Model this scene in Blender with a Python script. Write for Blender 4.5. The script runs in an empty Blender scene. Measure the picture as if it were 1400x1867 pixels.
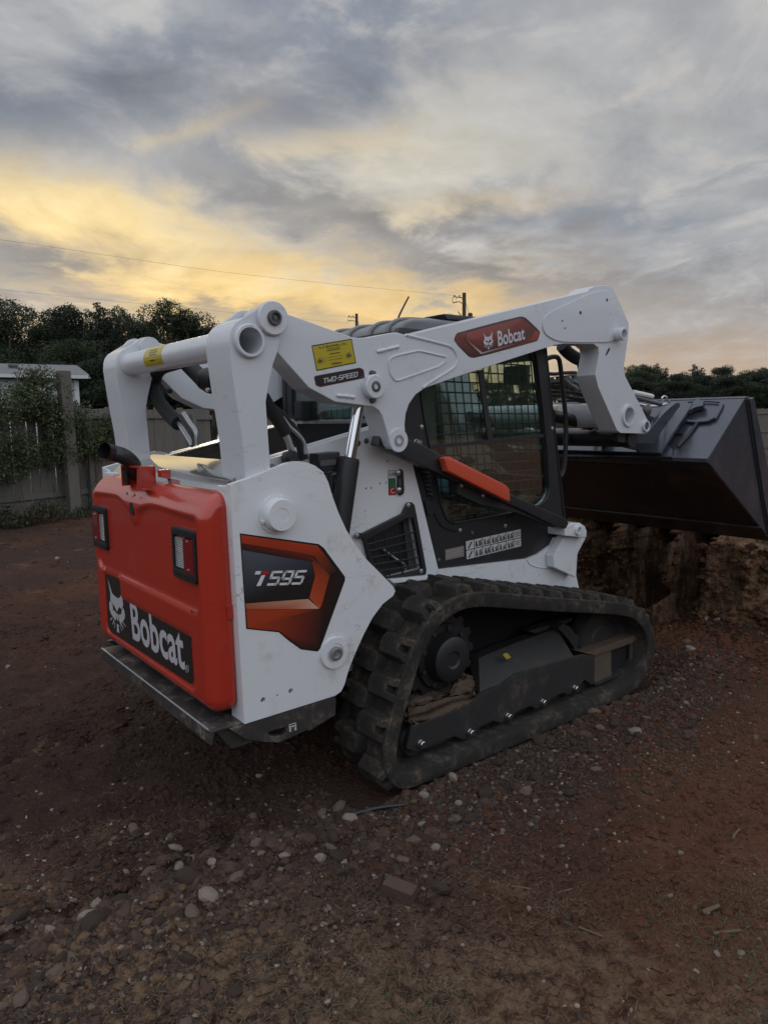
import bpy, bmesh, math, random
import numpy as np
from mathutils import Vector, Matrix
from mathutils.geometry import tessellate_polygon
R = math.radians
rnd = random.Random(7)
rng = np.random.default_rng(11)
SC = bpy.context.scene
COL = SC.collection

# ------------------------------------------------------------------ camera, sky, sun, exposure
F_PX, PITCH, ROLL, CAM_H = 1301.96, 0.12743, -0.012613, 1.54182
cam_d = bpy.data.cameras.new('camera'); cam = bpy.data.objects.new('camera', cam_d); COL.objects.link(cam)
cam_d.sensor_fit = 'VERTICAL'; cam_d.sensor_height = 24.0; cam_d.lens = 24.0 * F_PX / 1867
cam_d.clip_end = 3000; cam_d.clip_start = 0.05
cam.location = (0, 0, CAM_H)
cam.rotation_euler = (Matrix.Rotation(math.pi/2 - PITCH, 3, 'X') @ Matrix.Rotation(ROLL, 3, 'Z')).to_euler()
SC.camera = cam
SC.view_settings.view_transform = 'Standard'; SC.view_settings.look = 'None'
SC.view_settings.exposure = 0; SC.view_settings.gamma = 1; SC.view_settings.use_curve_mapping = False
SC.cycles.use_denoising = True
SC.cycles.max_bounces = 8; SC.cycles.transparent_max_bounces = 24

SUN_AZ, SUN_EL = R(-14), R(6.5)
world = bpy.data.worlds.new('World'); SC.world = world; world.use_nodes = True
class NT:
    """tiny helper to write node trees as expressions"""
    def __init__(s, nt): s.nt = nt; nt.nodes.clear()
    def n(s, t, **k):
        o = s.nt.nodes.new(t)
        for a, v in k.items(): setattr(o, a, v)
        return o
    def put(s, sock, v):
        if hasattr(v, 'is_linked') or isinstance(v, bpy.types.NodeSocket): s.nt.links.new(v, sock)
        elif isinstance(v, (tuple, list)) and len(v) == 3 and sock.type == 'RGBA': sock.default_value = (*v, 1)
        else: sock.default_value = v
    def m(s, op, a, b=0.0, c=None, clamp=False):
        o = s.n('ShaderNodeMath', operation=op, use_clamp=clamp); s.put(o.inputs[0], a); s.put(o.inputs[1], b)
        if c is not None: s.put(o.inputs[2], c)
        return o.outputs[0]
    def vm(s, op, a, b=(0, 0, 0)):
        o = s.n('ShaderNodeVectorMath', operation=op); s.put(o.inputs[0], a)
        if op == 'SCALE': s.put(o.inputs['Scale'], b)
        else: s.put(o.inputs[1], b)
        return o.outputs['Value'] if op in ('DOT_PRODUCT', 'LENGTH') else o.outputs[0]
    def mix(s, f, a, b, mode='MIX'):
        o = s.n('ShaderNodeMix', data_type='RGBA', blend_type=mode); o.clamp_factor = True
        s.put(o.inputs['Factor'], f); s.put(o.inputs[6], a); s.put(o.inputs[7], b); return o.outputs[2]
    def step(s, v, a, b, lo=0.0, hi=1.0):
        o = s.n('ShaderNodeMapRange', interpolation_type='SMOOTHSTEP'); s.put(o.inputs['Value'], v)
        s.put(o.inputs['From Min'], a); s.put(o.inputs['From Max'], b); s.put(o.inputs['To Min'], lo); s.put(o.inputs['To Max'], hi)
        return o.outputs[0]
    def noise(s, vec, scale, detail=4, rough=.55, dist=0.0, col=False):
        o = s.n('ShaderNodeTexNoise'); s.put(o.inputs['Vector'], vec); s.put(o.inputs['Scale'], scale)
        s.put(o.inputs['Detail'], detail); s.put(o.inputs['Roughness'], rough); s.put(o.inputs['Distortion'], dist)
        return o.outputs[1 if col else 0]
    def voro(s, vec, scale, feature='F1', out=0):
        o = s.n('ShaderNodeTexVoronoi', feature=feature); s.put(o.inputs['Vector'], vec); s.put(o.inputs['Scale'], scale)
        return o.outputs[out]
def dirvec(az, el): return (math.sin(az)*math.cos(el), math.cos(az)*math.cos(el), math.sin(el))

def build_sky():
    t = NT(world.node_tree)
    d = t.n('ShaderNodeTexCoord').outputs['Generated']
    sep = t.n('ShaderNodeSeparateXYZ'); t.put(sep.inputs[0], d); X, Y, Z = sep.outputs
    el = t.m('ARCSINE', t.m('MINIMUM', t.m('MAXIMUM', Z, -1.0), 1.0)); el = t.m('MULTIPLY', el, 57.2958)
    az = t.m('MULTIPLY', t.m('ARCTAN2', X, Y), 57.2958)
    # clear air behind the clouds
    sky = t.n('ShaderNodeTexSky', sky_type='NISHITA'); sky.sun_disc = False
    sky.sun_elevation = SUN_EL; sky.sun_rotation = SUN_AZ; sky.air_density = 1.2; sky.dust_density = 1.5
    air = t.vm('SCALE', sky.outputs[0], 0.05)
    air = t.mix(.6, air, (.19, .26, .38))
    # cloud deck coordinates: direction projected on a plane overhead, streaks slanting
    zz = t.m('ADD', t.m('MAXIMUM', Z, 0.0), 0.13)
    cx = t.m('DIVIDE', X, zz); cy = t.m('DIVIDE', Y, zz)
    cmb = t.n('ShaderNodeCombineXYZ'); t.put(cmb.inputs[0], t.m('ADD', cx, t.m('MULTIPLY', cy, .25)))
    t.put(cmb.inputs[1], t.m('ADD', t.m('MULTIPLY', cy, .8), t.m('MULTIPLY', cx, -.30))); P = cmb.outputs[0]
    warp = t.vm('SCALE', t.vm('SUBTRACT', t.noise(P, .9, 2, .45, col=True), (.5, .5, .5)), .55)
    Pw = t.vm('ADD', P, warp)
    big = t.noise(Pw, .75, 4, .5)
    mid = t.noise(t.vm('ADD', Pw, (3.1, 7.7, 0)), 1.5, 8, .56)
    fine = t.noise(t.vm('ADD', Pw, (9.3, 1.7, 0)), 3.6, 8, .60, .25)
    wob = t.m('MULTIPLY', t.m('SUBTRACT', mid, .5), 22.0)           # degrees of raggedness
    wob2 = t.m('MULTIPLY', t.m('SUBTRACT', fine, .5), 14.0)
    azw = t.m('ADD', t.m('ADD', az, wob), wob2); elw = t.m('ADD', t.m('ADD', el, t.m('MULTIPLY', wob, .22)), t.m('MULTIPLY', wob2, .35))
    def blob(a0, e0, sa, se, slope=0.0, a_=azw, e_=elw):
        """a soft bank of cloud or light: centre azimuth / elevation in degrees, sizes, slant"""
        da = t.m('SUBTRACT', a_, a0)
        de = t.m('SUBTRACT', t.m('SUBTRACT', e_, e0), t.m('MULTIPLY', da, slope))
        q = t.m('ADD', t.m('POWER', t.m('DIVIDE', t.m('ABSOLUTE', da), sa), 2.0), t.m('POWER', t.m('DIVIDE', t.m('ABSOLUTE', de), se), 2.0))
        return t.m('EXPONENT', t.m('MULTIPLY', q, -1.0))
    # thin overcast, lit through
    veil = t.mix(t.step(mid, .34, .62), (.265, .297, .355), (.465, .475, .50))
    veil = t.mix(t.m('MULTIPLY', t.step(fine, .48, .66), .55), veil, (.58, .555, .51))
    veil = t.mix(t.m('MULTIPLY', t.step(az, 6.0, 24.0), .40), veil, (.41, .405, .40))
    veil = t.mix(t.m('MULTIPLY', t.m('MULTIPLY', blob(3, 19.5, 13, 6, -.1), t.step(mid, .40, .60)), .75), veil, (.66, .61, .50))
    veil = t.mix(t.m('MULTIPLY', t.m('MULTIPLY', blob(-22, 27, 13, 3.5), t.step(mid, .34, .58)), .9), veil, (.54, .535, .53))
    # blue gaps
    gap = t.m('MAXIMUM', t.m('MULTIPLY', t.step(big, .42, .30), .45), t.m('MULTIPLY', blob(-6.0, 22.2, 6.5, 1.8, .04), 1.0))
    c = t.mix(gap, veil, air)
    # dusk light low in the west, seen through the deck
    warm = t.m('MAXIMUM', blob(-22, 14.2, 17, 3.2, -.12), t.m('MULTIPLY', blob(-11, 10.2, 18, 3.4, -.10), 1.0))
    warm = t.m('MAXIMUM', warm, t.m('MULTIPLY', blob(-8, 4.5, 32, 4.2), .85))
    warm = t.m('MAXIMUM', warm, t.m('MULTIPLY', blob(1, 8.2, 15, 3.0, -.06), .92))
    warm = t.m('MAXIMUM', warm, t.m('MULTIPLY', blob(24, 3.0, 20, 3.2), .75))
    warm = t.m('MAXIMUM', warm, t.m('MULTIPLY', blob(7, 15.6, 7, 1.2, .03), .42))
    warm = t.m('MAXIMUM', warm, t.m('MULTIPLY', blob(10, 11.0, 8, 1.6, -.05), .35))
    warm = t.m('MAXIMUM', warm, t.m('MULTIPLY', blob(-14, 20.4, 3.5, .7, .40), .35))
    warm = t.m('MAXIMUM', warm, t.m('MULTIPLY', blob(-4, 20.0, 8, .7, .0), .30))
    warmc = t.mix(t.step(el, 2.0, 19.0), (.98, .64, .22), (.92, .71, .36))
    warmc = t.mix(t.step(az, 3.0, 22.0), warmc, (.57, .41, .27))
    c = t.mix(t.m('MULTIPLY', warm, .97), c, warmc)
    # glare through thin spots
    glare = t.m('MULTIPLY', t.m('MULTIPLY', t.m('MAXIMUM', blob(-21, 14.6, 10, 2.4, -.12), t.m('MULTIPLY', blob(-11, 11.2, 9, 1.8, -.1), .8)), t.step(mid, .40, .66)), .8)
    c = t.mix(glare, c, (1.15, .92, .50))
    # darker cloud banks in front of the light
    dk = t.m('MULTIPLY', blob(-25, 21.2, 12, 2.6, .12), .92)
    dk = t.m('MAXIMUM', dk, t.m('MULTIPLY', blob(-6, 17.2, 8, 1.9, -.18), .80))
    dk = t.m('MAXIMUM', dk, t.m('MULTIPLY', blob(0, 14.6, 7, 1.7, -.25), .80))
    dk = t.m('MAXIMUM', dk, t.m('MULTIPLY', blob(7, 11.4, 7, 1.8, -.22), .85))
    dk = t.m('MAXIMUM', dk, t.m('MULTIPLY', blob(15, 9.4, 7, 1.3, -.1), .40))
    dk = t.m('MAXIMUM', dk, t.m('MULTIPLY', blob(-27, 10.6, 5, .7, -.08), .50))
    dk = t.m('MAXIMUM', dk, t.m('MULTIPLY', blob(-14, 8.6, 4, .6, -.05), .40))
    dk = t.m('MAXIMUM', dk, t.m('MULTIPLY', blob(2, 25.4, 8, 1.6, .1), .25))
    dkc = t.mix(t.step(az, -26.0, 2.0), (.185, .212, .262), (.265, .25, .245))
    c = t.mix(dk, c, dkc)
    # a slanting vapour trail
    tr = t.m('MULTIPLY', t.m('MULTIPLY', blob(17, 21.4, 7, .34, .30, a_=az, e_=t.m('ADD', el, t.m('MULTIPLY', wob2, .10))), t.step(fine, .38, .66)), .36)
    c = t.mix(tr, c, (.58, .53, .47))
    # fine structure of the cloud deck
    fib = t.noise(t.vm('ADD', Pw, (1.3, 4.1, 2)), 8.0, 6, .62, .3)
    tex = t.m('ADD', t.m('MULTIPLY', t.m('SUBTRACT', fine, .5), .55), t.m('MULTIPLY', t.m('SUBTRACT', fib, .5), .30))
    c = t.vm('SCALE', c, t.m('ADD', 1.0, t.m('MULTIPLY', tex, t.step(el, 1.0, 9.0))))
    # the deck overhead and behind is thinner and cooler: brighter
    back = t.m('MAXIMUM', t.step(el, 30.0, 62.0), t.step(t.m('ABSOLUTE', az), 42.0, 100.0))
    cool = t.mix(t.step(mid, .32, .68), (.78, .86, .99), (1.0, 1.04, 1.09))
    c = t.mix(t.m('MULTIPLY', back, t.step(el, -2.0, 10.0, .72, 1.0)), c, cool)
    c = t.mix(t.step(el, -.5, -4.0), c, (.10, .085, .07))
    bg = t.n('ShaderNodeBackground'); t.put(bg.inputs[0], c); bg.inputs[1].default_value = 1.0
    o = t.n('ShaderNodeOutputWorld'); t.nt.links.new(bg.outputs[0], o.inputs[0])
build_sky()
sun_d = bpy.data.lights.new('sun', 'SUN'); sun = bpy.data.objects.new('sun', sun_d); COL.objects.link(sun)
sun_d.energy = 0.5; sun_d.angle = R(11); sun_d.color = (1.0, .80, .55)
sun.rotation_euler = (-Vector(dirvec(SUN_AZ, SUN_EL))).to_track_quat('-Z', 'Y').to_euler()

# ------------------------------------------------------------------ survey: the photograph's points measured on known planes of the loader
YAW, TX, TY = 0.902162, -0.504162, 3.363369
FW = np.array([math.sin(YAW), math.cos(YAW), 0]); LF = np.array([-math.cos(YAW), math.sin(YAW), 0])
CM = np.array([-(TX*FW[0]+TY*FW[1]), -(TX*LF[0]+TY*LF[1]), CAM_H])
def ray(u, v):
    du, dv = u-700, v-933.5; c, s = math.cos(ROLL), math.sin(ROLL)
    x, y = c*du+s*dv, -s*du+c*dv
    return np.array([x/F_PX, math.cos(PITCH)-y/F_PX*math.sin(PITCH), -math.sin(PITCH)-y/F_PX*math.cos(PITCH)])
def rm(u, v):
    d = ray(u, v); return np.array([d@FW, d@LF, d[2]])
def on_y(u, v, y):
    d = rm(u, v); q = CM + (y-CM[1])/d[1]*d; return (float(q[0]), float(q[2]))
def on_x(u, v, x):
    d = rm(u, v); q = CM + (x-CM[0])/d[0]*d; return (float(q[1]), float(q[2]))
def on_plane(u, v, p0, n):
    d = rm(u, v); q = CM + ((np.array(p0)-CM)@np.array(n))/(d@np.array(n))*d; return tuple(map(float, q))
def on_ground(u, v, z=0.0):
    d = ray(u, v); q = np.array([0, 0, CAM_H]) + (z-CAM_H)/d[2]*d; return (float(q[0]), float(q[1]))
def far(u, v, d):
    """world x, z of a photograph point that stands d metres ahead"""
    r = ray(u, v); k = d/r[1]; return (float(r[0]*k), float(CAM_H+r[2]*k))
CR = {'p': (1, 0, 0), '1': (3.394, 130, 820), '2': (3.22, 400, 820), '3': (3.59, 170, 520), '4': (3.684, 480, 520), '5': (2.917, 720, 500), '6': (2.258, 600, 1040),
      '7': (3.219, 980, 600), '8': (3.333, 0, 520), 'A': (4.667, 760, 640), 'B': (4.375, 360, 700), 'C': (5, 620, 560), 'D': (7.368, 180, 1040),
      'E': (5, 970, 620), 'F': (4.669, 610, 1060), 'G': (3.889, 860, 1060), 'H': (8.75, 640, 700), 'I': (7.778, 820, 560), 'J': (10.77, 550, 600), 'K': (8.4875, 640, 840)}
def cp(n, x, y):
    s = CR[n]; return (s[1]+x/s[0], s[2]+y/s[0])
def PY(n, L, y): return [on_y(*cp(n, *q), y) for q in L]
def PX(n, L, x): return [on_x(*cp(n, *q), x) for q in L]

# ------------------------------------------------------------------ object helpers
def link(o, parent=None, **props):
    COL.objects.link(o)
    if parent is not None: o.parent = parent
    for k, v in props.items(): o[k] = v
    return o
def empty(name, loc=(0, 0, 0), rz=0.0, **props):
    o = bpy.data.objects.new(name, None); o.location = loc; o.rotation_euler = (0, 0, rz); o.empty_display_size = .2
    return link(o, None, **props)
def rounded(poly, r, seg=4):
    """round the corners of a 2-D polygon"""
    out = []; n = len(poly)
    for i in range(n):
        p0, p1, p2 = Vector(poly[i-1]), Vector(poly[i]), Vector(poly[(i+1) % n])
        a, b = (p0-p1), (p2-p1); la, lb = a.length, b.length
        if la < 1e-6 or lb < 1e-6: continue
        k = min(r, la*.45, lb*.45); s, e = p1+a/la*k, p1+b/lb*k
        for j in range(seg+1):
            t = j/seg; out.append(tuple((1-t)**2*s+2*t*(1-t)*p1+t*t*e))
    return out
def circ(cx, cy, r, n=20, ry=None): return [(cx+r*math.cos(2*math.pi*i/n), cy+(ry or r)*math.sin(2*math.pi*i/n)) for i in range(n)]
def smooth_loop(pts, it=2):
    """Chaikin smoothing of a closed polygon"""
    for _ in range(it):
        q = []
        for i in range(len(pts)):
            a, b = pts[i], pts[(i+1) % len(pts)]
            q += [(.75*a[0]+.25*b[0], .75*a[1]+.25*b[1]), (.25*a[0]+.75*b[0], .25*a[1]+.75*b[1])]
        pts = q
    return pts
def curve_pts(pts, n=8):
    """Catmull-Rom through 3-D points"""
    P = [Vector(p) for p in pts]; P = [P[0]*2-P[1]]+P+[P[-1]*2-P[-2]]; out = []
    for i in range(1, len(P)-2):
        for j in range(n):
            t = j/n; a, b, c, d = P[i-1:i+3]
            out.append(.5*((2*b)+(c-a)*t+(2*a-5*b+4*c-d)*t*t+(3*b-a-3*c+d)*t**3))
    out.append(P[-2]); return out

def weighted_normals(me, ang):
    """area-weighted corner normals, so that large flat faces stay flat beside their bevels"""
    nf = [p.normal.copy() for p in me.polygons]; ar = [p.area for p in me.polygons]; of = [[] for _ in me.vertices]; ca = math.cos(ang)
    for p in me.polygons:
        for v in p.vertices: of[v].append(p.index)
    out = []
    for p in me.polygons:
        n0 = nf[p.index]
        for v in p.vertices:
            a = Vector((0, 0, 0))
            for q in of[v]:
                if n0.dot(nf[q]) >= ca: a += nf[q]*ar[q]
            out.append(a.normalized() if a.length > 1e-12 else n0)
    me.normals_split_custom_set(out)
class MB:
    def __init__(s): s.v = []; s.f = []
    def add(s, v, f):
        k = len(s.v); s.v += [tuple(p) for p in v]; s.f += [tuple(i+k for i in q) for q in f]
    def prism(s, poly, a, b, axis='y', holes=()):
        m = (lambda p, t: (p[0], t, p[1])) if axis == 'y' else (lambda p, t: (t, p[0], p[1])) if axis == 'x' else (lambda p, t: (p[0], p[1], t))
        loops = [list(poly)]+[list(h) for h in holes]; allp = [p for l in loops for p in l]
        tri = tessellate_polygon([[Vector((*p, 0)) for p in l] for l in loops]) if (holes or len(poly) > 4) else None
        n = len(allp); v = [m(p, a) for p in allp]+[m(p, b) for p in allp]; f = []
        if tri:
            f += [tuple(q) for q in tri]+[tuple(i+n for i in reversed(q)) for q in tri]
        else: f += [tuple(range(n)), tuple(range(2*n-1, n-1, -1))]
        k = 0
        for l in loops:
            for i in range(len(l)):
                j = (i+1) % len(l); f.append((k+i, k+j, k+j+n, k+i+n))
            k += len(l)
        s.add(v, f); return s
    def box(s, c, d, rot=None):
        M = rot or Matrix.Identity(3); v = []
        for x in (-.5, .5):
            for y in (-.5, .5):
                for z in (-.5, .5): v.append(Vector(c)+M@Vector((x*d[0], y*d[1], z*d[2])))
        s.add(v, [(0, 1, 3, 2), (4, 6, 7, 5), (0, 4, 5, 1), (2, 3, 7, 6), (0, 2, 6, 4), (1, 5, 7, 3)]); return s
    def tube(s, pts, r, seg=10, cap=True, r1=None):
        P = [Vector(p) for p in pts]; n = len(P); v = []; f = []; up = None
        for i, p in enumerate(P):
            t = (P[min(i+1, n-1)]-P[max(i-1, 0)]).normalized()
            if up is None: up = t.orthogonal().normalized()
            else: up = (up-t*up.dot(t)); up = up.normalized() if up.length > 1e-6 else t.orthogonal().normalized()
            w = t.cross(up); rr = r[i] if isinstance(r, (list, tuple)) else r if r1 is None else r+(r1-r)*i/(n-1)
            v += [p+(up*math.cos(2*math.pi*k/seg)+w*math.sin(2*math.pi*k/seg))*rr for k in range(seg)]
        for i in range(n-1):
            for k in range(seg):
                f.append((i*seg+k, i*seg+(k+1) % seg, (i+1)*seg+(k+1) % seg, (i+1)*seg+k))
        if cap: f += [tuple(range(seg-1, -1, -1)), tuple((n-1)*seg+k for k in range(seg))]
        s.add(v, f); return s
    def lathe(s, c, axis, prof, seg=24, open_=False):
        """profile of (distance along axis, radius)"""
        a = Vector(axis).normalized(); u = a.orthogonal().normalized(); w = a.cross(u); v = []; f = []
        for h, r in prof: v += [Vector(c)+a*h+(u*math.cos(2*math.pi*k/seg)+w*math.sin(2*math.pi*k/seg))*r for k in range(seg)]
        n = len(prof)
        for i in range(n-1):
            for k in range(seg): f.append((i*seg+k, i*seg+(k+1) % seg, (i+1)*seg+(k+1) % seg, (i+1)*seg+k))
        f += ([] if open_ else [tuple(range(seg-1, -1, -1))])+[tuple((n-1)*seg+k for k in range(seg))]
        s.add(v, f); return s
    def mesh(s, name, bevel=0.0, angle=35, seg=2, fix=True):
        me = bpy.data.meshes.new(name)
        bm = bmesh.new(); vs = [bm.verts.new(p) for p in s.v]
        for q in s.f:
            try: bm.faces.new([vs[i] for i in q])
            except ValueError: pass
        if fix: bmesh.ops.recalc_face_normals(bm, faces=bm.faces[:])
        if bevel:
            ed = [e for e in bm.edges if len(e.link_faces) == 2 and e.calc_face_angle(0) > R(50)]
            bmesh.ops.bevel(bm, geom=ed, offset=bevel, segments=seg, profile=.5, affect='EDGES', clamp_overlap=True)
        for fc in bm.faces: fc.smooth = True
        bm.to_mesh(me); bm.free(); me.set_sharp_from_angle(angle=R(angle))
        if bevel and len(me.loops) < 30000: weighted_normals(me, R(angle))
        return me
    def build(s, name, mat, parent=None, bevel=0.0, angle=35, seg=2, fix=True, **props):
        me = s.mesh(name, bevel, angle, seg, fix); me.materials.append(mat)
        return link(bpy.data.objects.new(name, me), parent, **props)
def np_mesh(name, V, Fq, mat, smooth=False):
    """fast mesh from arrays; Fq is (n, k)"""
    me = bpy.data.meshes.new(name); V = np.asarray(V, np.float32); Fq = np.asarray(Fq, np.int32); n, k = Fq.shape
    me.vertices.add(len(V)); me.vertices.foreach_set('co', V.ravel())
    me.loops.add(n*k); me.loops.foreach_set('vertex_index', Fq.ravel())
    me.polygons.add(n); me.polygons.foreach_set('loop_start', np.arange(0, n*k, k, dtype=np.int32))
    me.polygons.foreach_set('use_smooth', np.full(n, smooth)); me.update(calc_edges=True); me.validate()
    me.materials.append(mat); return me

# ------------------------------------------------------------------ materials
def pmat(name, col, rough=.5, metal=0.0, var=0.0, vs=6.0, bump=0.0, bs=40.0, coat=0.0, spec=.5, dust=None, dust_amt=0.0, ds=5.0, marks=0.0):
    m = bpy.data.materials.new(name); m.use_nodes = True; t = NT(m.node_tree)
    b = t.n('ShaderNodeBsdfPrincipled'); o = t.n('ShaderNodeOutputMaterial'); t.nt.links.new(b.outputs[0], o.inputs[0])
    P = t.n('ShaderNodeTexCoord').outputs['Object']; c = col; r = rough
    if var:
        n = t.noise(P, vs, 6, .6); c = t.mix(n, tuple(x*(1-var) for x in col), tuple(min(1, x*(1+var)) for x in col))
    if dust:
        n2 = t.step(t.noise(P, ds, 7, .65), .62-.3*dust_amt, .78-.15*dust_amt)
        n3 = t.m('MULTIPLY', n2, t.step(t.noise(t.vm('ADD', P, (4, 2, 1)), ds*6, 4, .6), .30, .65)); n3 = t.m('MULTIPLY', n3, min(1, .35+dust_amt))
        c = t.mix(n3, c, dust); r = t.m('ADD', rough, t.m('MULTIPLY', n3, .3))
    if marks:   # dried run marks and scuffs on the paint: thin wandering lines
        sc = t.n('ShaderNodeMapping'); t.put(sc.inputs[0], P); sc.inputs['Scale'].default_value = (1, 1, 2.6)
        a = t.noise(sc.outputs[0], 3.2, 4, .6, .7); ln = t.step(t.m('ABSOLUTE', t.m('SUBTRACT', t.m('FRACT', t.m('MULTIPLY', a, 3.0)), .5)), .016, .004)
        ln = t.m('MULTIPLY', ln, t.step(t.noise(t.vm('ADD', P, (7, 7, 7)), 3.5, 3), .48, .60))
        c = t.mix(t.m('MULTIPLY', ln, marks), c, tuple(x*.55 for x in col))
    t.put(b.inputs['Base Color'], c); t.put(b.inputs['Roughness'], r); b.inputs['Metallic'].default_value = metal
    b.inputs['Coat Weight'].default_value = coat; b.inputs['Coat Roughness'].default_value = .06; b.inputs['Specular IOR Level'].default_value = spec
    if bump:
        bn = t.n('ShaderNodeBump'); bn.inputs['Strength'].default_value = bump; bn.inputs['Distance'].default_value = .01
        t.put(bn.inputs['Height'], t.noise(P, bs, 6, .65)); t.nt.links.new(bn.outputs[0], b.inputs['Normal'])
    return m
DUST = (.20, .13, .09)
M = {}
M['white'] = pmat('white_paint', (.70, .715, .745), .30, var=.04, vs=3, coat=.4, dust=(.44, .39, .34), dust_amt=.30, ds=6, marks=.8, bump=.03, bs=220)
M['whiteshade'] = pmat('white_paint_shaded', (.61, .63, .67), .32, var=.03, vs=3, coat=.4, dust=(.40, .37, .34), dust_amt=.22, ds=9, marks=.4, bump=.03, bs=220)  # same white paint with the dimmer light of arms and links in its colour
M['gloss'] = pmat('polished_hood', (.43, .42, .41), .10, .75, var=.05, coat=.6)
M['red'] = pmat('orange_red_cover', (.42, .030, .016), .27, var=.06, vs=2, coat=.5, dust=(.26, .085, .06), dust_amt=.28, ds=5, marks=.3, bump=.02, bs=300)
M['orange'] = pmat('orange_grip', (.56, .075, .035), .42, var=.05, dust=DUST, dust_amt=.05)
M['black'] = pmat('black_paint', (.022, .023, .026), .38, var=.15, dust=(.09, .075, .065), dust_amt=.15, ds=8)
M['plastic'] = pmat('black_plastic', (.016, .016, .018), .5, var=.2, bump=.05, bs=300)
M['slat'] = pmat('louvre_slat', (.012, .012, .013), .7, spec=.15)
M['hose'] = pmat('hose_sleeve', (.012, .012, .014), .75, var=.3, vs=60, bump=.4, bs=260)
M['gunmetal'] = pmat('grey_steel', (.10, .10, .105), .45, .3, var=.2, dust=DUST, dust_amt=.25, ds=6)
M['bumper'] = pmat('worn_bumper', (.06, .056, .053), .40, .3, var=.3, dust=(.30, .25, .21), dust_amt=.55, ds=9)
M['steel'] = pmat('bright_steel', (.55, .55, .56), .28, 1.0, var=.15, vs=30)
M['zinc'] = pmat('zinc_bolt', (.42, .43, .44), .4, .8, var=.25, vs=50)
M['chrome'] = pmat('chrome_rod', (.72, .73, .75), .07, 1.0)
M['rubber'] = pmat('track_rubber', (.026, .024, .022), .85, var=.3, vs=9, bump=.35, bs=60, dust=(.125, .098, .074), dust_amt=.6, ds=9, spec=.3)
M['undercar'] = pmat('dusty_undercarriage', (.022, .021, .021), .65, var=.25, dust=(.09, .068, .052), dust_amt=.4, ds=6, bump=.15, bs=40)
M['mud'] = pmat('packed_mud', (.10, .066, .046), .95, var=.4, vs=20, bump=1.0, bs=45)
M['bucket'] = pmat('bucket_steel', (.068, .074, .094), .27, .45, var=.35, vs=4, dust=(.12, .095, .075), dust_amt=.38, ds=4, coat=.2, bump=.05, bs=30)
M['bucketbot'] = pmat('worn_bucket_bottom', (.045, .034, .029), .42, .2, var=.5, vs=4, dust=(.11, .07, .05), dust_amt=.5, ds=4, bump=.3, bs=25)
M['roof'] = pmat('cab_roof_plastic', (.15, .155, .165), .22, var=.1, coat=.3)
M['seat'] = pmat('teal_seat_cover', (.10, .27, .34), .8, var=.15, bump=.2, bs=90)
M['inner'] = pmat('cab_inner_grey', (.07, .07, .072), .7, var=.2)
M['label'] = pmat('white_label', (.62, .62, .62), .5, var=.05)
M['clear'] = pmat('clear_lamp_lens', (.30, .30, .295), .12, var=.5, vs=60, coat=.8)
M['redlens'] = pmat('red_lamp_lens', (.20, .006, .012), .12, var=.4, vs=60, coat=.8)
def glass_mat(name, tint, mixf, rough=.02):
    m = bpy.data.materials.new(name); m.use_nodes = True; t = NT(m.node_tree)
    tr = t.n('ShaderNodeBsdfTransparent'); tr.inputs[0].default_value = (*tint, 1)
    gl = t.n('ShaderNodeBsdfGlossy'); gl.inputs['Roughness'].default_value = rough; gl.inputs[0].default_value = (.9, .95, .95, 1)
    fr = t.n('ShaderNodeFresnel'); fr.inputs[0].default_value = 1.5
    mx = t.n('ShaderNodeMixShader'); t.put(mx.inputs[0], t.m('ADD', t.m('MULTIPLY', fr.outputs[0], .40), mixf))
    t.nt.links.new(tr.outputs[0], mx.inputs[1]); t.nt.links.new(gl.outputs[0], mx.inputs[2])
    o = t.n('ShaderNodeOutputMaterial'); t.nt.links.new(mx.outputs[0], o.inputs[0]); return m
M['glass'] = glass_mat('tinted_glass', (.91, .955, .935), .0)
def print_mat():
    m = bpy.data.materials.new('printed_decal'); m.use_nodes = True; t = NT(m.node_tree)
    b = t.n('ShaderNodeBsdfPrincipled'); o = t.n('ShaderNodeOutputMaterial'); t.nt.links.new(b.outputs[0], o.inputs[0])
    a = t.n('ShaderNodeAttribute', attribute_name='print'); t.nt.links.new(a.outputs[0], b.inputs['Base Color'])
    b.inputs['Roughness'].default_value = .3; b.inputs['Coat Weight'].default_value = .3; return m
M['print'] = print_mat()

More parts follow.
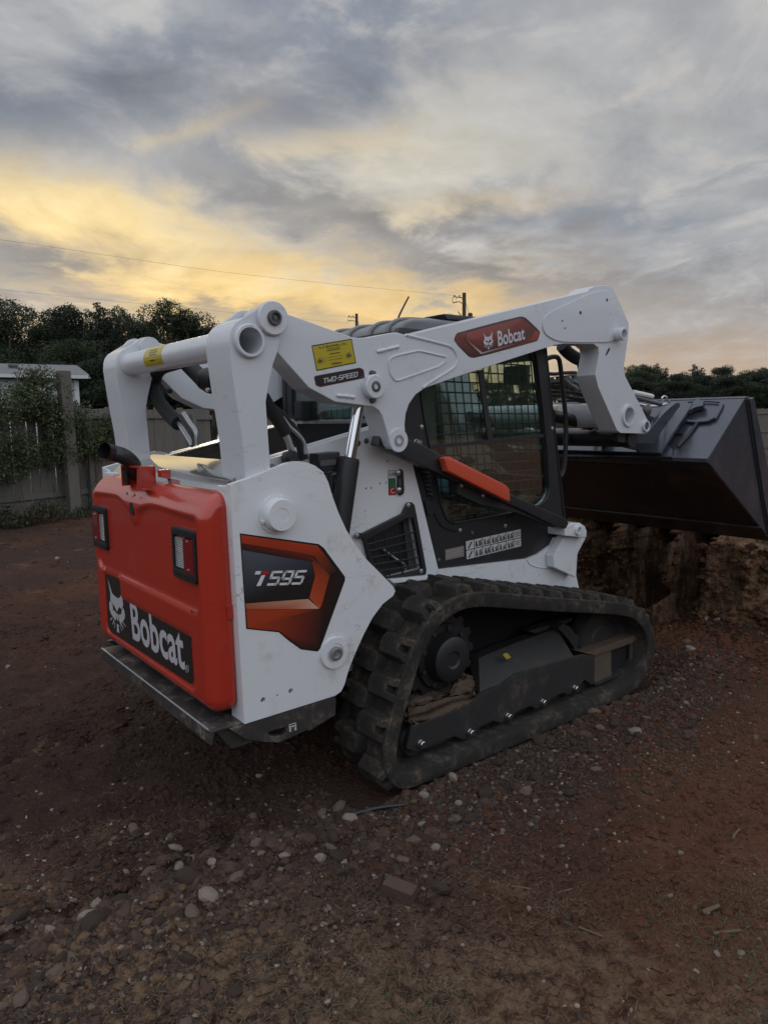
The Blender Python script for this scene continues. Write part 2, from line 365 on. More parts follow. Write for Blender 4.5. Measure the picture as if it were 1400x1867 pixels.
# ------------------------------------------------------------------ flat print: decals made of coloured polygons
_txt = {}
def text_geo(s, bold=0.0, shear=0.0):
    """outline font as (verts in the unit box, faces)"""
    k = (s, bold, shear)
    if k not in _txt:
        cu = bpy.data.curves.new('lettering', 'FONT'); cu.body = s; cu.resolution_u = 3; cu.offset = bold; cu.shear = shear
        ob = bpy.data.objects.new('lettering', cu); COL.objects.link(ob); bpy.context.view_layer.update()
        me = ob.evaluated_get(bpy.context.evaluated_depsgraph_get()).to_mesh()
        V = np.array([v.co[:2] for v in me.vertices]); Fc = [tuple(p.vertices) for p in me.polygons]
        lo, hi = V.min(0), V.max(0); V = (V-lo)/(hi-lo)
        bpy.data.objects.remove(ob); bpy.data.curves.remove(cu); _txt[k] = (V, Fc)
    return _txt[k]
STROKE = {'T': [[(0, 1), (1, 1)], [(.5, 1), (.5, 0)]], 'W': [[(0, 1), (.1, 0), (.5, .5), (.9, 0), (1, 1)]], 'O': [[(0, 0), (1, 0), (1, 1), (0, 1), (0, 0)]],
          'S': [[(1, 1), (0, 1), (0, .52), (1, .48), (1, 0), (0, 0)]], 'P': [[(0, 0), (0, 1), (1, 1), (1, .45), (0, .45)]], 'E': [[(1, 1), (0, 1), (0, 0), (1, 0)], [(0, .5), (.9, .5)]],
          'D': [[(0, 0), (0, 1), (.8, 1), (1, .8), (1, .2), (.8, 0), (0, 0)]], '-': [[(.1, .5), (.9, .5)]], '5': [[(1, 1), (0, 1), (0, .53), (.85, .53), (1, .45), (1, .1), (.85, 0), (0, 0)]],
          '9': [[(1, .42), (.15, .42), (0, .52), (0, .9), (.15, 1), (1, 1), (1, .1), (.85, 0), (.0, 0)]]}
def stroke_geo(s, lw=.13, slant=.0, cw=.62, gap=.26):
    """angular stroke lettering in the unit box"""
    V = []; Fc = []; x0 = 0.0
    for ch in s:
        w = cw*(1.35 if ch == 'W' else .5 if ch == '-' else 1)
        for pl in STROKE.get(ch, []):
            P = [Vector((x0+p[0]*w+p[1]*slant, p[1])) for p in pl]
            for a, b in zip(P, P[1:]):
                d = (b-a).normalized(); n = Vector((-d.y, d.x))*lw/2; e = d*lw/2; k = len(V)
                V += [a-e-n, b+e-n, b+e+n, a-e+n]; Fc.append((k, k+1, k+2, k+3))
        x0 += w+gap
    V = np.array([v[:] for v in V]); lo, hi = V.min(0), V.max(0); return (V-lo)/(hi-lo), Fc
CATHEAD = [  # unit box, y up: head, brows and muzzle as filled shapes
    [(.10, 1.0), (.30, .74), (.40, .72), (.50, .70), (.62, .70), (.72, .73), (.93, .98), (.86, .70), (.88, .62), (.84, .56), (.78, .50), (.66, .53), (.55, .44), (.52, .40), (.46, .44), (.38, .50), (.24, .55), (.17, .60), (.20, .72)],
    [(.16, .58), (.28, .52), (.30, .40), (.40, .40), (.46, .36), (.44, .26), (.38, .20), (.28, .26), (.16, .30), (.08, .40), (.10, .52)],
    [(.86, .55), (.78, .48), (.74, .38), (.64, .38), (.60, .34), (.60, .24), (.66, .18), (.76, .24), (.88, .30), (.94, .40), (.92, .50)],
    [(.46, .34), (.52, .38), (.58, .34), (.56, .24), (.54, .22), (.50, .22), (.48, .24)],
    [(.44, .08), (.56, .08), (.58, .16), (.53, .13), (.47, .16)], [(.44, -.02), (.57, -.02), (.56, .07), (.45, .07)],
    [(.30, .22), (.20, .10), (.22, .09), (.33, .20)], [(.24, .26), (.08, .18), (.09, .16), (.25, .24)], [(.35, .18), (.30, .04), (.32, .04), (.37, .17)],
    [(.72, .22), (.82, .10), (.80, .09), (.69, .20)], [(.78, .26), (.94, .18), (.93, .16), (.77, .24)], [(.67, .18), (.72, .04), (.70, .04), (.65, .17)]]
class Decal:
    """layers of flat colour on one plane of the loader; quad = 4 corner points TL, TR, BR, BL on that plane"""
    def __init__(s, to3, out=(0, -1, 0), step=.0005): s.to3 = to3; s.out = np.array(out, float); s.step = step; s.k = 1; s.V = []; s.F = []; s.C = []
    def layer(s): s.k += 1; return s
    def put(s, V2, Fc, cols):
        b = len(s.V); off = s.out*s.step*s.k
        for p, c in zip(V2, cols): s.V.append(tuple(np.array(s.to3(p))+off)); s.C.append((*c, 1))
        s.F += [tuple(i+b for i in f) for f in Fc]
    def poly(s, P, col):
        cols = col if isinstance(col, list) else [col]*len(P)
        s.put(P, [tuple(t) for t in tessellate_polygon([[Vector((*p, 0)) for p in P]])], cols); return s.layer()
    def quad_map(s, q, V): return [tuple(np.array(q[3])*(1-x)*(1-y)+np.array(q[2])*x*(1-y)+np.array(q[1])*x*y+np.array(q[0])*(1-x)*y) for x, y in V]
    def geo(s, g, q, col):
        V2 = s.quad_map(q, g[0]); s.put(V2, g[1], [col]*len(V2)); return s.layer()
    def cat(s, q, col):
        for P in CATHEAD:
            V2 = s.quad_map(q, P); s.put(V2, [tuple(t) for t in tessellate_polygon([[Vector((*p, 0)) for p in P]])], [col]*len(P))
        return s.layer()
    def build(s, name, parent, **props):
        me = bpy.data.meshes.new(name); me.from_pydata(s.V, [], s.F); a = me.color_attributes.new('print', 'FLOAT_COLOR', 'POINT')
        a.data.foreach_set('color', np.array(s.C, np.float32).ravel()); me.materials.append(M['print'])
        bm = bmesh.new(); bm.from_mesh(me)
        for f in bm.faces:
            f.normal_update()
            if f.normal.dot(Vector(s.out)) < 0: f.normal_flip()
        bm.to_mesh(me); bm.free(); return link(bpy.data.objects.new(name, me), parent, **props)
def y_decal(y): return Decal(lambda p: (p[0], y, p[1]), (0, -1, 0))
def x_decal(x): return Decal(lambda p: (x, p[0], p[1]), (-1, 0, 0))
WHITE, INK, YEL = (.62, .62, .62), (.012, .012, .013), (.46, .36, .012)

# ------------------------------------------------------------------ ground
def vnoise(x, y, seed=0):
    xi, yi = np.floor(x).astype(np.int64), np.floor(y).astype(np.int64); fx, fy = x-xi, y-yi
    def h(a, b):
        n = (a*374761393+b*668265263+seed*974634777) & 0x7fffffff; n = ((n ^ (n >> 13))*1274126177) & 0x7fffffff; return ((n ^ (n >> 16)) & 0xffff)/65535.0
    u, v = fx*fx*(3-2*fx), fy*fy*(3-2*fy)
    return (h(xi, yi)*(1-u)+h(xi+1, yi)*u)*(1-v)+(h(xi, yi+1)*(1-u)+h(xi+1, yi+1)*u)*v
def fbm(x, y, seed=0, o=4, g=.5):
    s = 0; a = 1; t = 0
    for i in range(o): s = s+a*vnoise(x*2**i, y*2**i, seed+i*17); t += a; a *= g
    return s/t-.5
def seg_dist(x, y, P):
    d = np.full(np.shape(x), 1e9)
    for (ax, ay), (bx, by) in zip(P, P[1:]):
        t = np.clip(((x-ax)*(bx-ax)+(y-ay)*(by-ay))/((bx-ax)**2+(by-ay)**2), 0, 1); d = np.minimum(d, np.hypot(x-ax-t*(bx-ax), y-ay-t*(by-ay)))
    return d
WINDROW = [on_ground(*p) for p in ((-120, 1860), (60, 1770), (250, 1690), (500, 1590), (760, 1500), (900, 1430), (1050, 1360), (1180, 1290), (1300, 1180), (1330, 1140))]
def ground_z(x, y):
    x = np.asarray(x, float); y = np.asarray(y, float)
    near = np.clip(1-(np.hypot(x, y-4)-9)/20, 0, 1)
    rough = np.clip(.55+.8*np.clip((.4-x)/1.2, 0, 1), 0, 1.3)
    z = .10*fbm(x*.30, y*.30, 3, 3)+.060*fbm(x*1.2, y*1.2, 5, 4)+.045*rough*np.abs(fbm(x*4, y*4, 9, 4))+.030*rough*fbm(x*13, y*13, 21, 3)+.035*rough*fbm(x*.9+y*.5, y*5-x*2.2, 27, 3)
    wr = seg_dist(x, y, WINDROW)
    rx0, ry0 = x-TX, y-TY; mx0 = rx0*FW[0]+ry0*FW[1]; my0 = rx0*LF[0]+ry0*LF[1]   # ruts left by the tracks behind the loader, with lug prints
    rut = np.exp(-((np.abs(my0)-.68)/.15)**4)*np.clip((-.15-mx0)/.3, 0, 1)*np.clip((3.2+mx0)/1.5, 0, 1)
    z = z-rut*(.045+.020*np.sin(mx0*2*np.pi/.17+np.sign(np.abs(my0)-.68)*1.57))
    z = z+.030*rough*(vnoise(x*7+y*2, y*7, 51)-.5)+.075*np.exp(-(wr/.34)**2)*(.6+1.0*vnoise(x*2.2, y*2.2, 31))
    # flattened where the loader stands
    rx, ry = x-TX, y-TY; mx = rx*FW[0]+ry*FW[1]; my = rx*LF[0]+ry*LF[1]
    u = np.clip(np.maximum(np.abs(mx-.9)-1.15, np.abs(my)-.95), 0, None); k = np.clip(u/.35, 0, 1); k = k*k*(3-2*k)
    return (z*k+(.022+.050*np.exp(-((np.abs(my)-.93)/.09)**2)*(.75+.5*vnoise(mx*9, my*9, 71)))*(1-k))*near-.012*(1-k)
def axis(lo, a, b, hi, fine, grow=1.10):
    c = list(np.arange(a, b, fine)); s = fine
    while c[-1] < hi: s *= grow; c.append(c[-1]+s)
    s = fine; l = [a]
    while l[-1] > lo: s *= grow; l.append(l[-1]-s)
    return np.array(l[:0:-1]+c)
gx, gy = axis(-900, -3.2, 3.6, 900, .024), axis(-300, 1.0, 6.4, 1500, .024)
GX, GY = np.meshgrid(gx, gy, indexing='ij'); GZ = ground_z(GX, GY)
gi = np.arange(GX.size).reshape(GX.shape)
def soil_mat(name, dark, red, tan, streaks=False, big=1.0):
    m = bpy.data.materials.new(name); m.use_nodes = True; t = NT(m.node_tree)
    b = t.n('ShaderNodeBsdfPrincipled'); o = t.n('ShaderNodeOutputMaterial'); t.nt.links.new(b.outputs[0], o.inputs[0])
    P = t.n('ShaderNodeTexCoord').outputs['Object']; sep = t.n('ShaderNodeSeparateXYZ'); t.put(sep.inputs[0], P)
    n1 = t.noise(P, .55*big, 4, .55); n2 = t.noise(P, 2.6*big, 6, .62); n3 = t.noise(P, 17, 6, .7); n4 = t.noise(P, 70, 4, .7)
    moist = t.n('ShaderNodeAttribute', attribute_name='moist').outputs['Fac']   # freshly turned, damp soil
    side = t.step(t.m('ADD', sep.outputs[0], t.m('MULTIPLY', t.m('SUBTRACT', n2, .5), 2.2)), -.1, 1.5)     # moist red clay to the right, darker loam to the left
    c = t.mix(side, dark, red)
    c = t.mix(t.m('MULTIPLY', t.step(n1, .46, .66), .75), c, red)
    c = t.mix(t.m('MULTIPLY', t.step(n2, .56, .74), .55), c, tan)
    front = t.m('MULTIPLY', t.step(t.m('ADD', t.m('ADD', sep.outputs[1], t.m('MULTIPLY', sep.outputs[0], .18)), t.m('MULTIPLY', t.m('SUBTRACT', n2, .5), 1.0)), 2.25, 1.7), t.step(n3, .35, .62))   # drier trodden soil in front
    c = t.mix(t.m('MULTIPLY', front, .8), c, tan)
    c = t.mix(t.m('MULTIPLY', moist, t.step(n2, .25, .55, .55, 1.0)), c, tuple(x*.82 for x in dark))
    c = t.mix(t.step(n3, .50, .32, 0, .6), c, tuple(x*.45 for x in dark))
    c = t.mix(t.step(n4, .60, .74, 0, .6), c, tuple(x*1.5 for x in tan))
    if streaks:   # darker streaks running down the cut face
        mp = t.n('ShaderNodeMapping'); t.put(mp.inputs[0], P); mp.inputs['Scale'].default_value = (1, 1, .16)
        c = t.mix(t.step(t.noise(mp.outputs[0], 5.5, 5, .6), .47, .60, 0, .72), c, tuple(x*.6 for x in dark))
    t.put(b.inputs['Base Color'], c); b.inputs['Roughness'].default_value = .95; b.inputs['Specular IOR Level'].default_value = .12
    v = t.voro(P, 55); h = t.m('ADD', t.m('MULTIPLY', n3, 1.4), t.m('ADD', t.m('MULTIPLY', n4, .8), t.m('MULTIPLY', v, -.35)))
    bn = t.n('ShaderNodeBump'); bn.inputs['Strength'].default_value = 1.0; bn.inputs['Distance'].default_value = .030; t.put(bn.inputs['Height'], h); t.nt.links.new(bn.outputs[0], b.inputs['Normal'])
    return m
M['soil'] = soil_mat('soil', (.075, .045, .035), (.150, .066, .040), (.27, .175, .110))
M['pile'] = soil_mat('pile_soil', (.06, .036, .026), (.15, .078, .044), (.30, .185, .115), streaks=True, big=2.6)
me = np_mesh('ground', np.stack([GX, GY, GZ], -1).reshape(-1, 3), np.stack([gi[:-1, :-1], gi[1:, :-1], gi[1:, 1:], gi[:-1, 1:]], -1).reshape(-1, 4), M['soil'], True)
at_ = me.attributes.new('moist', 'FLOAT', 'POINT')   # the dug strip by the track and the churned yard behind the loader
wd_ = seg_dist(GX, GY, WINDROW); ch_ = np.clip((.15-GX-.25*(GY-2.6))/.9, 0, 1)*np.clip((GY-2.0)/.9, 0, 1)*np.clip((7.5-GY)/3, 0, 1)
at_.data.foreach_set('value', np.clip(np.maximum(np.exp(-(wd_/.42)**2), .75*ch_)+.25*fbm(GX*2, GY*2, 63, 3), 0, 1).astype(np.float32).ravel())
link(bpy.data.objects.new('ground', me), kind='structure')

# lawn beyond the fence
M['lawn'] = pmat('lawn', (.060, .085, .030), .9, var=.5, vs=.6, bump=.5, bs=8)
lx, ly = np.meshgrid(np.linspace(-120, 150, 60), np.linspace(0, 1, 40), indexing='ij')
LY0 = np.where(lx < -3.0, 11.5+0*lx, 17.0+np.clip(lx+3, 0, 60)*.62); LYY = LY0+.8+ly*(240-LY0)
li = np.arange(lx.size).reshape(lx.shape)
link(bpy.data.objects.new('lawn', np_mesh('lawn', np.stack([lx, LYY, np.full_like(lx, .035)+ground_z(lx, LYY)*0], -1).reshape(-1, 3), np.stack([li[:-1, :-1], li[1:, :-1], li[1:, 1:], li[:-1, 1:]], -1).reshape(-1, 4), M['lawn'])), kind='structure')

# ------------------------------------------------------------------ bank of dug earth under the bucket, gouged by the bucket's teeth
GR = [on_x(u, 1050, 3.05)[0] for u in (1082, 1137, 1197)]
def bank():
    ny, ns_ = 420, 150; y = np.linspace(-4.2, 2.4, ny); s = np.linspace(0, 1, ns_); Yb, S = np.meshgrid(y, s, indexing='ij')
    base = 3.00+.55*np.clip((-.15-Yb)/.6, 0, 1)*.8+.10*np.sin(Yb*2.1)+.12*fbm(Yb*1.5, Yb*0+3, 7)
    # profile: foot -> face -> top -> back slope
    X = np.interp(S, [0, .06, .55, .70, 1], [-.20, .0, .10, .50, 2.6]); Z = np.interp(S, [0, .06, .55, .70, 1], [-.05, .05, .62, .80, -.03])
    X = base+X; Z = Z*(1+.12*fbm(Yb*.9, S*2, 12))
    face = np.clip(S/.08, 0, 1)*np.clip((.68-S)/.1, 0, 1)
    ridge = np.zeros_like(Yb)
    for g in GR: ridge = np.maximum(ridge, np.clip(.70+.8*vnoise(S*9, S*0+g*31, 15), 0, 1)*np.exp(-((Yb-g+.05*fbm(S*7, S*0+g*9, 4))/(.016+.022*np.clip(1-S*1.6, 0, 1)))**2))
    end = GR[-1]-.22; solid = 1/(1+np.exp((Yb-end+.05*fbm(S*5, S*0, 8))/.02)); far_ = 1/(1+np.exp(-(Yb-(GR[0]+.35))/.05))
    keep = np.clip(np.maximum(np.maximum(ridge, solid), far_*.6), 0, 1)
    X = X+face*.85*(1-keep)
    X = X-.15*face*fbm(Yb*4, S*5, 33, 4)-.13*face*np.abs(fbm(Yb*8, S*2.2, 35, 3))-.05*face*np.abs(fbm(Yb*11, S*13, 36, 3))-.06*face*fbm(Yb*30, S*40, 39, 2); Z = Z+.05*fbm(Yb*5, X*5, 41, 4)+.02*fbm(Yb*22, X*22, 45, 3)
    i = np.arange(X.size).reshape(X.shape); me = np_mesh('dirt_bank', np.stack([X, Yb, Z], -1).reshape(-1, 3), np.stack([i[:-1, :-1], i[:-1, 1:], i[1:, 1:], i[1:, :-1]], -1).reshape(-1, 4), M['pile'], True)
    o = link(bpy.data.objects.new('dirt_bank', me), kind='structure'); o.location = (TX, TY, 0); o.rotation_euler = (0, 0, math.atan2(FW[1], FW[0]))
    return X, Yb, Z
BX, BY, BZ = bank()

# ------------------------------------------------------------------ stones, gravel, clods, straw
def ico(sub):
    bm = bmesh.new(); bmesh.ops.create_icosphere(bm, subdivisions=sub, radius=1); bm.verts.ensure_lookup_table()
    V = np.array([v.co[:] for v in bm.verts]); Fc = np.array([[v.index for v in f.verts] for f in bm.faces]); bm.free(); return V, Fc
def rocky(V, seed, amp=.35):
    g = np.random.default_rng(seed); d = V/np.linalg.norm(V, axis=1)[:, None]; r = np.ones(len(V))
    for _ in range(7):   # chip flat faces off a ball
        n = g.normal(size=3); n /= np.linalg.norm(n); h = g.uniform(.62, .92); k = d@n; r = np.minimum(r, np.where(k > h*.8, h/np.maximum(k, .05), 9))
    return d*r[:, None]*(1+amp*.12*g.normal(size=(len(V), 1)))*np.array([1, g.uniform(.7, 1), g.uniform(.55, .85)])
def stone_mat(name, col, dirt):
    m = pmat(name, col, .9, var=.35, vs=18, bump=.6, bs=40, dust=dirt, dust_amt=.5, ds=14, spec=.2); return m
M['pale'] = stone_mat('pale_stone', (.27, .225, .185), (.10, .065, .05)); M['dark'] = stone_mat('dark_stone', (.056, .040, .033), (.060, .038, .030)); M['mid'] = stone_mat('brown_stone', (.15, .11, .085), (.08, .052, .04))
M['clod'] = stone_mat('damp_clod', (.072, .044, .034), (.10, .062, .045))
I2, F2 = ico(2); I1, F1 = ico(1)
protos = {k: [np_mesh('stone', rocky(I2, 100*j+i), F2, M[k], False) for i in range(6)] for j, k in enumerate(('pale', 'dark', 'mid'))}
for L in protos.values():
    for me in L:
        me.polygons.foreach_set('use_smooth', np.ones(len(me.polygons), bool)); me.set_sharp_from_angle(angle=R(28))
def under_loader(x, y, pad=0.0):
    rx, ry = x-TX, y-TY; mx = rx*FW[0]+ry*FW[1]; my = rx*LF[0]+ry*LF[1]; return (-.12-pad < mx < 1.95+pad) and abs(my) < .87+pad
LBL = {'pale': ('pale rough stone half sunk in the soil in front of the loader', 'pale stones scattered in the soil'),
       'dark': ('dark dirt-covered stone lying in the gravelly soil', 'dark stones scattered in the soil'),
       'mid': ('dull brown stone lying in the gravelly soil', 'brown stones scattered in the soil')}
def put_stone(x, y, r, kind, sink=.3, **props):
    o = bpy.data.objects.new('stone', rnd.choice(protos[kind])); s = r*rnd.uniform(.85, 1.15)
    o.scale = (s*rnd.uniform(.9, 1.25), s*rnd.uniform(.8, 1.1), s*rnd.uniform(.75, 1.05)); o.rotation_euler = (rnd.uniform(-.5, .5), rnd.uniform(-.5, .5), rnd.uniform(0, 6.3))
    o.location = (x, y, float(ground_z(x, y))+r*(.55-sink)); l, g = LBL[kind]; p = dict(label=l, category='stone', group=g); p.update(props); return link(o, **p)
# the stones that can be picked out in the photograph
for u, v, px, k in ((640, 1518, 17, 'pale'), (770, 1520, 15, 'pale'), (772, 1478, 12, 'pale'), (836, 1478, 11, 'pale'), (585, 1602, 17, 'pale'), (522, 1607, 12, 'pale'), (604, 1575, 12, 'mid'), (390, 1628, 13, 'pale'), (334, 1614, 13, 'mid'), (228, 1588, 11, 'pale'),
                    (178, 1664, 12, 'pale'), (183, 1640, 10, 'mid'), (95, 1727, 12, 'pale'), (165, 1739, 13, 'pale'), (184, 1704, 13, 'mid'), (562, 1646, 11, 'mid'), (398, 1697, 10, 'mid'), (487, 1686, 7, 'pale'), (470, 1592, 11, 'mid'), (405, 1672, 9, 'pale'), (333, 1734, 7, 'pale'),
                    (223, 1772, 8, 'pale'), (265, 1822, 7, 'pale'), (295, 1768, 6, 'pale'), (962, 1663, 8, 'pale'), (1082, 1322, 14, 'mid'), (1040, 1395, 10, 'mid'), (1003, 1400, 9, 'mid'), (1250, 1300, 8, 'pale'), (1220, 1628, 6, 'pale'), (1240, 1556, 7, 'pale'),
                    (1287, 1655, 9, 'pale'), (1308, 1738, 7, 'pale'), (1350, 1740, 9, 'pale'), (969, 1755, 6, 'pale'), (1118, 1812, 6, 'pale'), (1024, 1553, 6, 'pale'), (1175, 1557, 6, 'mid'), (1270, 1865, 9, 'mid'), (15, 1218, 6, 'pale'), (105, 1020, 4, 'pale'), (245, 1530, 12, 'mid'), (508, 1812, 6, 'pale'),
                    (112, 1790, 16, 'dark'), (430, 1816, 17, 'dark'), (320, 1655, 20, 'dark'), (230, 1700, 17, 'dark'), (720, 1610, 14, 'dark'), (830, 1512, 14, 'mid'), (823, 1515, 10, 'mid'), (560, 1560, 12, 'dark'), (420, 1722, 15, 'dark'), (340, 1555, 13, 'mid'), (250, 1535, 11, 'dark')):
    x, y = on_ground(u, v); put_stone(x, y, px*math.hypot(x, y)/F_PX*.95, k, .32)
n_st = 0
while n_st < 200:
    i = rnd.randrange(len(WINDROW)-1); t = rnd.random(); a, b = WINDROW[i], WINDROW[i+1]
    x = a[0]+(b[0]-a[0])*t+rnd.gauss(0, .22); y = a[1]+(b[1]-a[1])*t+rnd.gauss(0, .22)
    if under_loader(x, y, .04) or y < 1.55: continue
    put_stone(x, y, rnd.choice((.014, .018, .022, .028, .036)), rnd.choices(('dark', 'mid', 'pale'), (.62, .30, .08))[0], .35); n_st += 1
def scatter(name, V0s, F0, pts, rad, mat, zf=None, **props):
    """thousands of little lumps joined into one mesh"""
    n = len(pts); k = len(V0s[0]); A = np.array([V0s[i % len(V0s)] for i in rng.integers(0, len(V0s), n)])
    a = rng.uniform(0, 2*np.pi, n); c, s = np.cos(a), np.sin(a); V = A*rad[:, None, None]*rng.uniform(.7, 1.3, (n, 1, 3))
    V = np.stack([V[..., 0]*c[:, None]-V[..., 1]*s[:, None], V[..., 0]*s[:, None]+V[..., 1]*c[:, None], V[..., 2]], -1)+pts[:, None, :]
    Fq = (F0[None]+(np.arange(n)*k)[:, None, None]).reshape(-1, F0.shape[1])
    return link(bpy.data.objects.new(name, np_mesh(name, V.reshape(-1, 3), Fq, mat)), kind='stuff', **props)
I0 = np.array([(0, 0, 1), (.9, 0, .3), (.28, .85, .3), (-.73, .53, .3), (-.73, -.53, .3), (.28, -.85, .3), (.73, .53, -.4), (-.28, .85, -.4), (-.9, 0, -.4), (-.28, -.85, -.4), (.73, -.53, -.4)], float)
F0 = np.array([(0, 1, 2), (0, 2, 3), (0, 3, 4), (0, 4, 5), (0, 5, 1), (1, 6, 2), (2, 7, 3), (3, 8, 4), (4, 9, 5), (5, 10, 1), (6, 7, 2), (7, 8, 3), (8, 9, 4), (9, 10, 5), (10, 6, 1)])
L0 = [rocky(I0, 900+i, .8) for i in range(12)]
def gpts(n, f, zoff):
    """random ground points in the visible wedge, kept with probability f(x, y)"""
    out = []
    while sum(map(len, out)) < n:
        y = 1.45*np.exp(rng.random(n)*math.log(14/1.45)); x = rng.uniform(-.62, .62, n)*y; k = rng.random(n) < f(x, y)
        rx, ry = x-TX, y-TY; mx = rx*FW[0]+ry*FW[1]; my = rx*LF[0]+ry*LF[1]; k &= ~((mx > -.15) & (mx < 1.95) & (np.abs(my) < .86) & (np.abs(my) > .5)); k &= ~((mx > 2.9) & (my < 2))
        out.append(np.stack([x[k], y[k], ground_z(x[k], y[k])+zoff], -1))
    return np.concatenate(out)[:n]
wr = lambda x, y: np.exp(-(seg_dist(x, y, WINDROW)/.45)**2)
patch = lambda x, y: np.clip(1.8*(vnoise(x*1.4, y*1.4, 77)-.25), .05, 1)
P = gpts(12000, lambda x, y: .006+wr(x, y)**2.5, .001); scatter('gravel', L0, F0, P, .004+.013*rng.random(len(P))**2, M['dark'], label='dark loose gravel and clods strewn along the track', category='gravel')
P = gpts(2600, lambda x, y: .02+.8*wr(x, y)**2, .001); scatter('gravel', L0, F0, P, .003+.012*rng.random(len(P))**2.5, M['mid'], label='brown grit mixed through the disturbed soil', category='gravel')
P = gpts(1700, lambda x, y: .07+.5*wr(x, y), .001); scatter('gravel', L0, F0, P, .002+.009*rng.random(len(P))**3, M['pale'], label='small pale pebbles dotted over the soil', category='gravel')
P = gpts(34000, lambda x, y: (.45*patch(x, y)+.3*wr(x, y))*np.where(x < .3, 1, .6), 0); scatter('clods', L0, F0, P, .003+.022*rng.random(len(P))**4, M['soil'], label='crumbly clods of brown soil over the ground', category='soil clods')
P = gpts(420, lambda x, y: wr(x, y)**3*patch(x, y)+.04*patch(x, y)*(x < .2), -.003); scatter('clods', [rocky(I2, 700+i, .9) for i in range(8)], F2, P, (.008+.030*rng.random(len(P))**2.6), M['clod'], label='dark lumpy clods heaped along the dug strip by the track', category='soil clods')
# clods and stones fallen at the foot of the bank and on its face
kk = rng.integers(0, BX.size, 9000); Bp = np.stack([BX.ravel()[kk], BY.ravel()[kk], BZ.ravel()[kk]], -1)+rng.normal(0, .015, (9000, 3)); Bw = np.stack([TX+Bp[:, 0]*FW[0]+Bp[:, 1]*LF[0], TY+Bp[:, 0]*FW[1]+Bp[:, 1]*LF[1], Bp[:, 2]], -1)
scatter('clods', L0, F0, Bw, .006+.040*rng.random(9000)**3.5, M['pile'], label='orange-brown clods clinging to the gouged dirt bank', category='soil clods')
Fp = np.stack([2.75+np.abs(rng.normal(0, .25, 2500))*-1+rng.uniform(0, .35, 2500)+.45*np.clip(rng.uniform(-1, 1, 2500), 0, 1), rng.uniform(-2.2, .2, 2500)], -1); wx, wy = TX+Fp[:, 0]*FW[0]+Fp[:, 1]*LF[0], TY+Fp[:, 0]*FW[1]+Fp[:, 1]*LF[1]
scatter('gravel', L0, F0, np.stack([wx, wy, ground_z(wx, wy)+.004], -1), .008+.022*rng.random(2500)**2, M['soil'], label='broken clods at the foot of the dirt bank', category='gravel')
def blades(name, P, ln, wd, lean, mat, **props):
    """thin curved blades, three segments each"""
    n = len(P); a = rng.uniform(0, 2*np.pi, n); d = np.stack([np.cos(a), np.sin(a), 0*a], -1); sd = np.stack([-np.sin(a), np.cos(a), 0*a], -1); L = ln[:, None]; W = wd[:, None]; up = np.array([0, 0, 1.0])
    p0 = P; p1 = P+d*L*.45*lean[:, None]+up*L*.5*(1-lean[:, None]*.8)+sd*rng.normal(0, .08, (n, 1))*L; p2 = P+d*L*lean[:, None]+up*L*(.9-lean[:, None]*.86)+sd*rng.normal(0, .16, (n, 1))*L
    V = np.stack([p0-sd*W, p0+sd*W, p1-sd*W*.8, p1+sd*W*.8, p2-sd*W*.2, p2+sd*W*.2], 1).reshape(-1, 3); b = (np.arange(n)*6)[:, None]
    Fq = np.concatenate([b+np.array([0, 1, 3, 2]), b+np.array([2, 3, 5, 4])]); return link(bpy.data.objects.new(name, np_mesh(name, V, Fq, mat)), kind='stuff', **props)
M['straw'] = pmat('dry_straw', (.165, .115, .075), .85, var=.45, vs=30); M['grass'] = pmat('sparse_grass', (.080, .078, .038), .8, var=.5, vs=9); M['twig'] = pmat('twig', (.12, .08, .052), .9, var=.3, vs=30)
fore = lambda x, y: np.clip((seg_dist(x, y, WINDROW)-.10)/.3, 0, 1)*((x*.28-y*1.0+2.9) > 0)
right = lambda x, y: np.clip((x-.25)/.5, 0, 1)*np.clip((5.0-y)/2, 0, 1)
P = gpts(9000, lambda x, y: .05+.8*np.maximum(fore(x, y), right(x, y))*np.clip(2.4*(vnoise(x*2.3, y*2.3, 91)-.32), .04, 1), .003); blades('straw', P, rng.uniform(.008, .05, 9000), rng.uniform(.0004, .0010, 9000), rng.uniform(.85, 1.0, 9000), M['straw'], label='fine dry straw lying on the soil', category='straw')
P = gpts(4500, lambda x, y: .9*np.maximum(fore(x, y), right(x, y)*.4)*np.clip(6*(vnoise(x*1.9, y*1.9, 61)-.62), 0, 1)+.0005, 0); blades('grass', P, rng.uniform(.010, .045, 4500), rng.uniform(.0005, .0013, 4500), rng.uniform(.4, 1., 4500), M['grass'], label='sparse short grass in patches on the near soil', category='grass')
def stick(name, pts, r, mat, label, cat):
    mb = MB().tube(curve_pts(pts, 5), [r*(1-.04*i) for i in range(5*(len(pts)-1)+1)], 6); o = mb.build(name, mat); o['label'] = label; o['category'] = cat; return o
def gp(u, v, dz=.008):
    x, y = on_ground(u, v); return (x, y, float(ground_z(x, y))+dz)
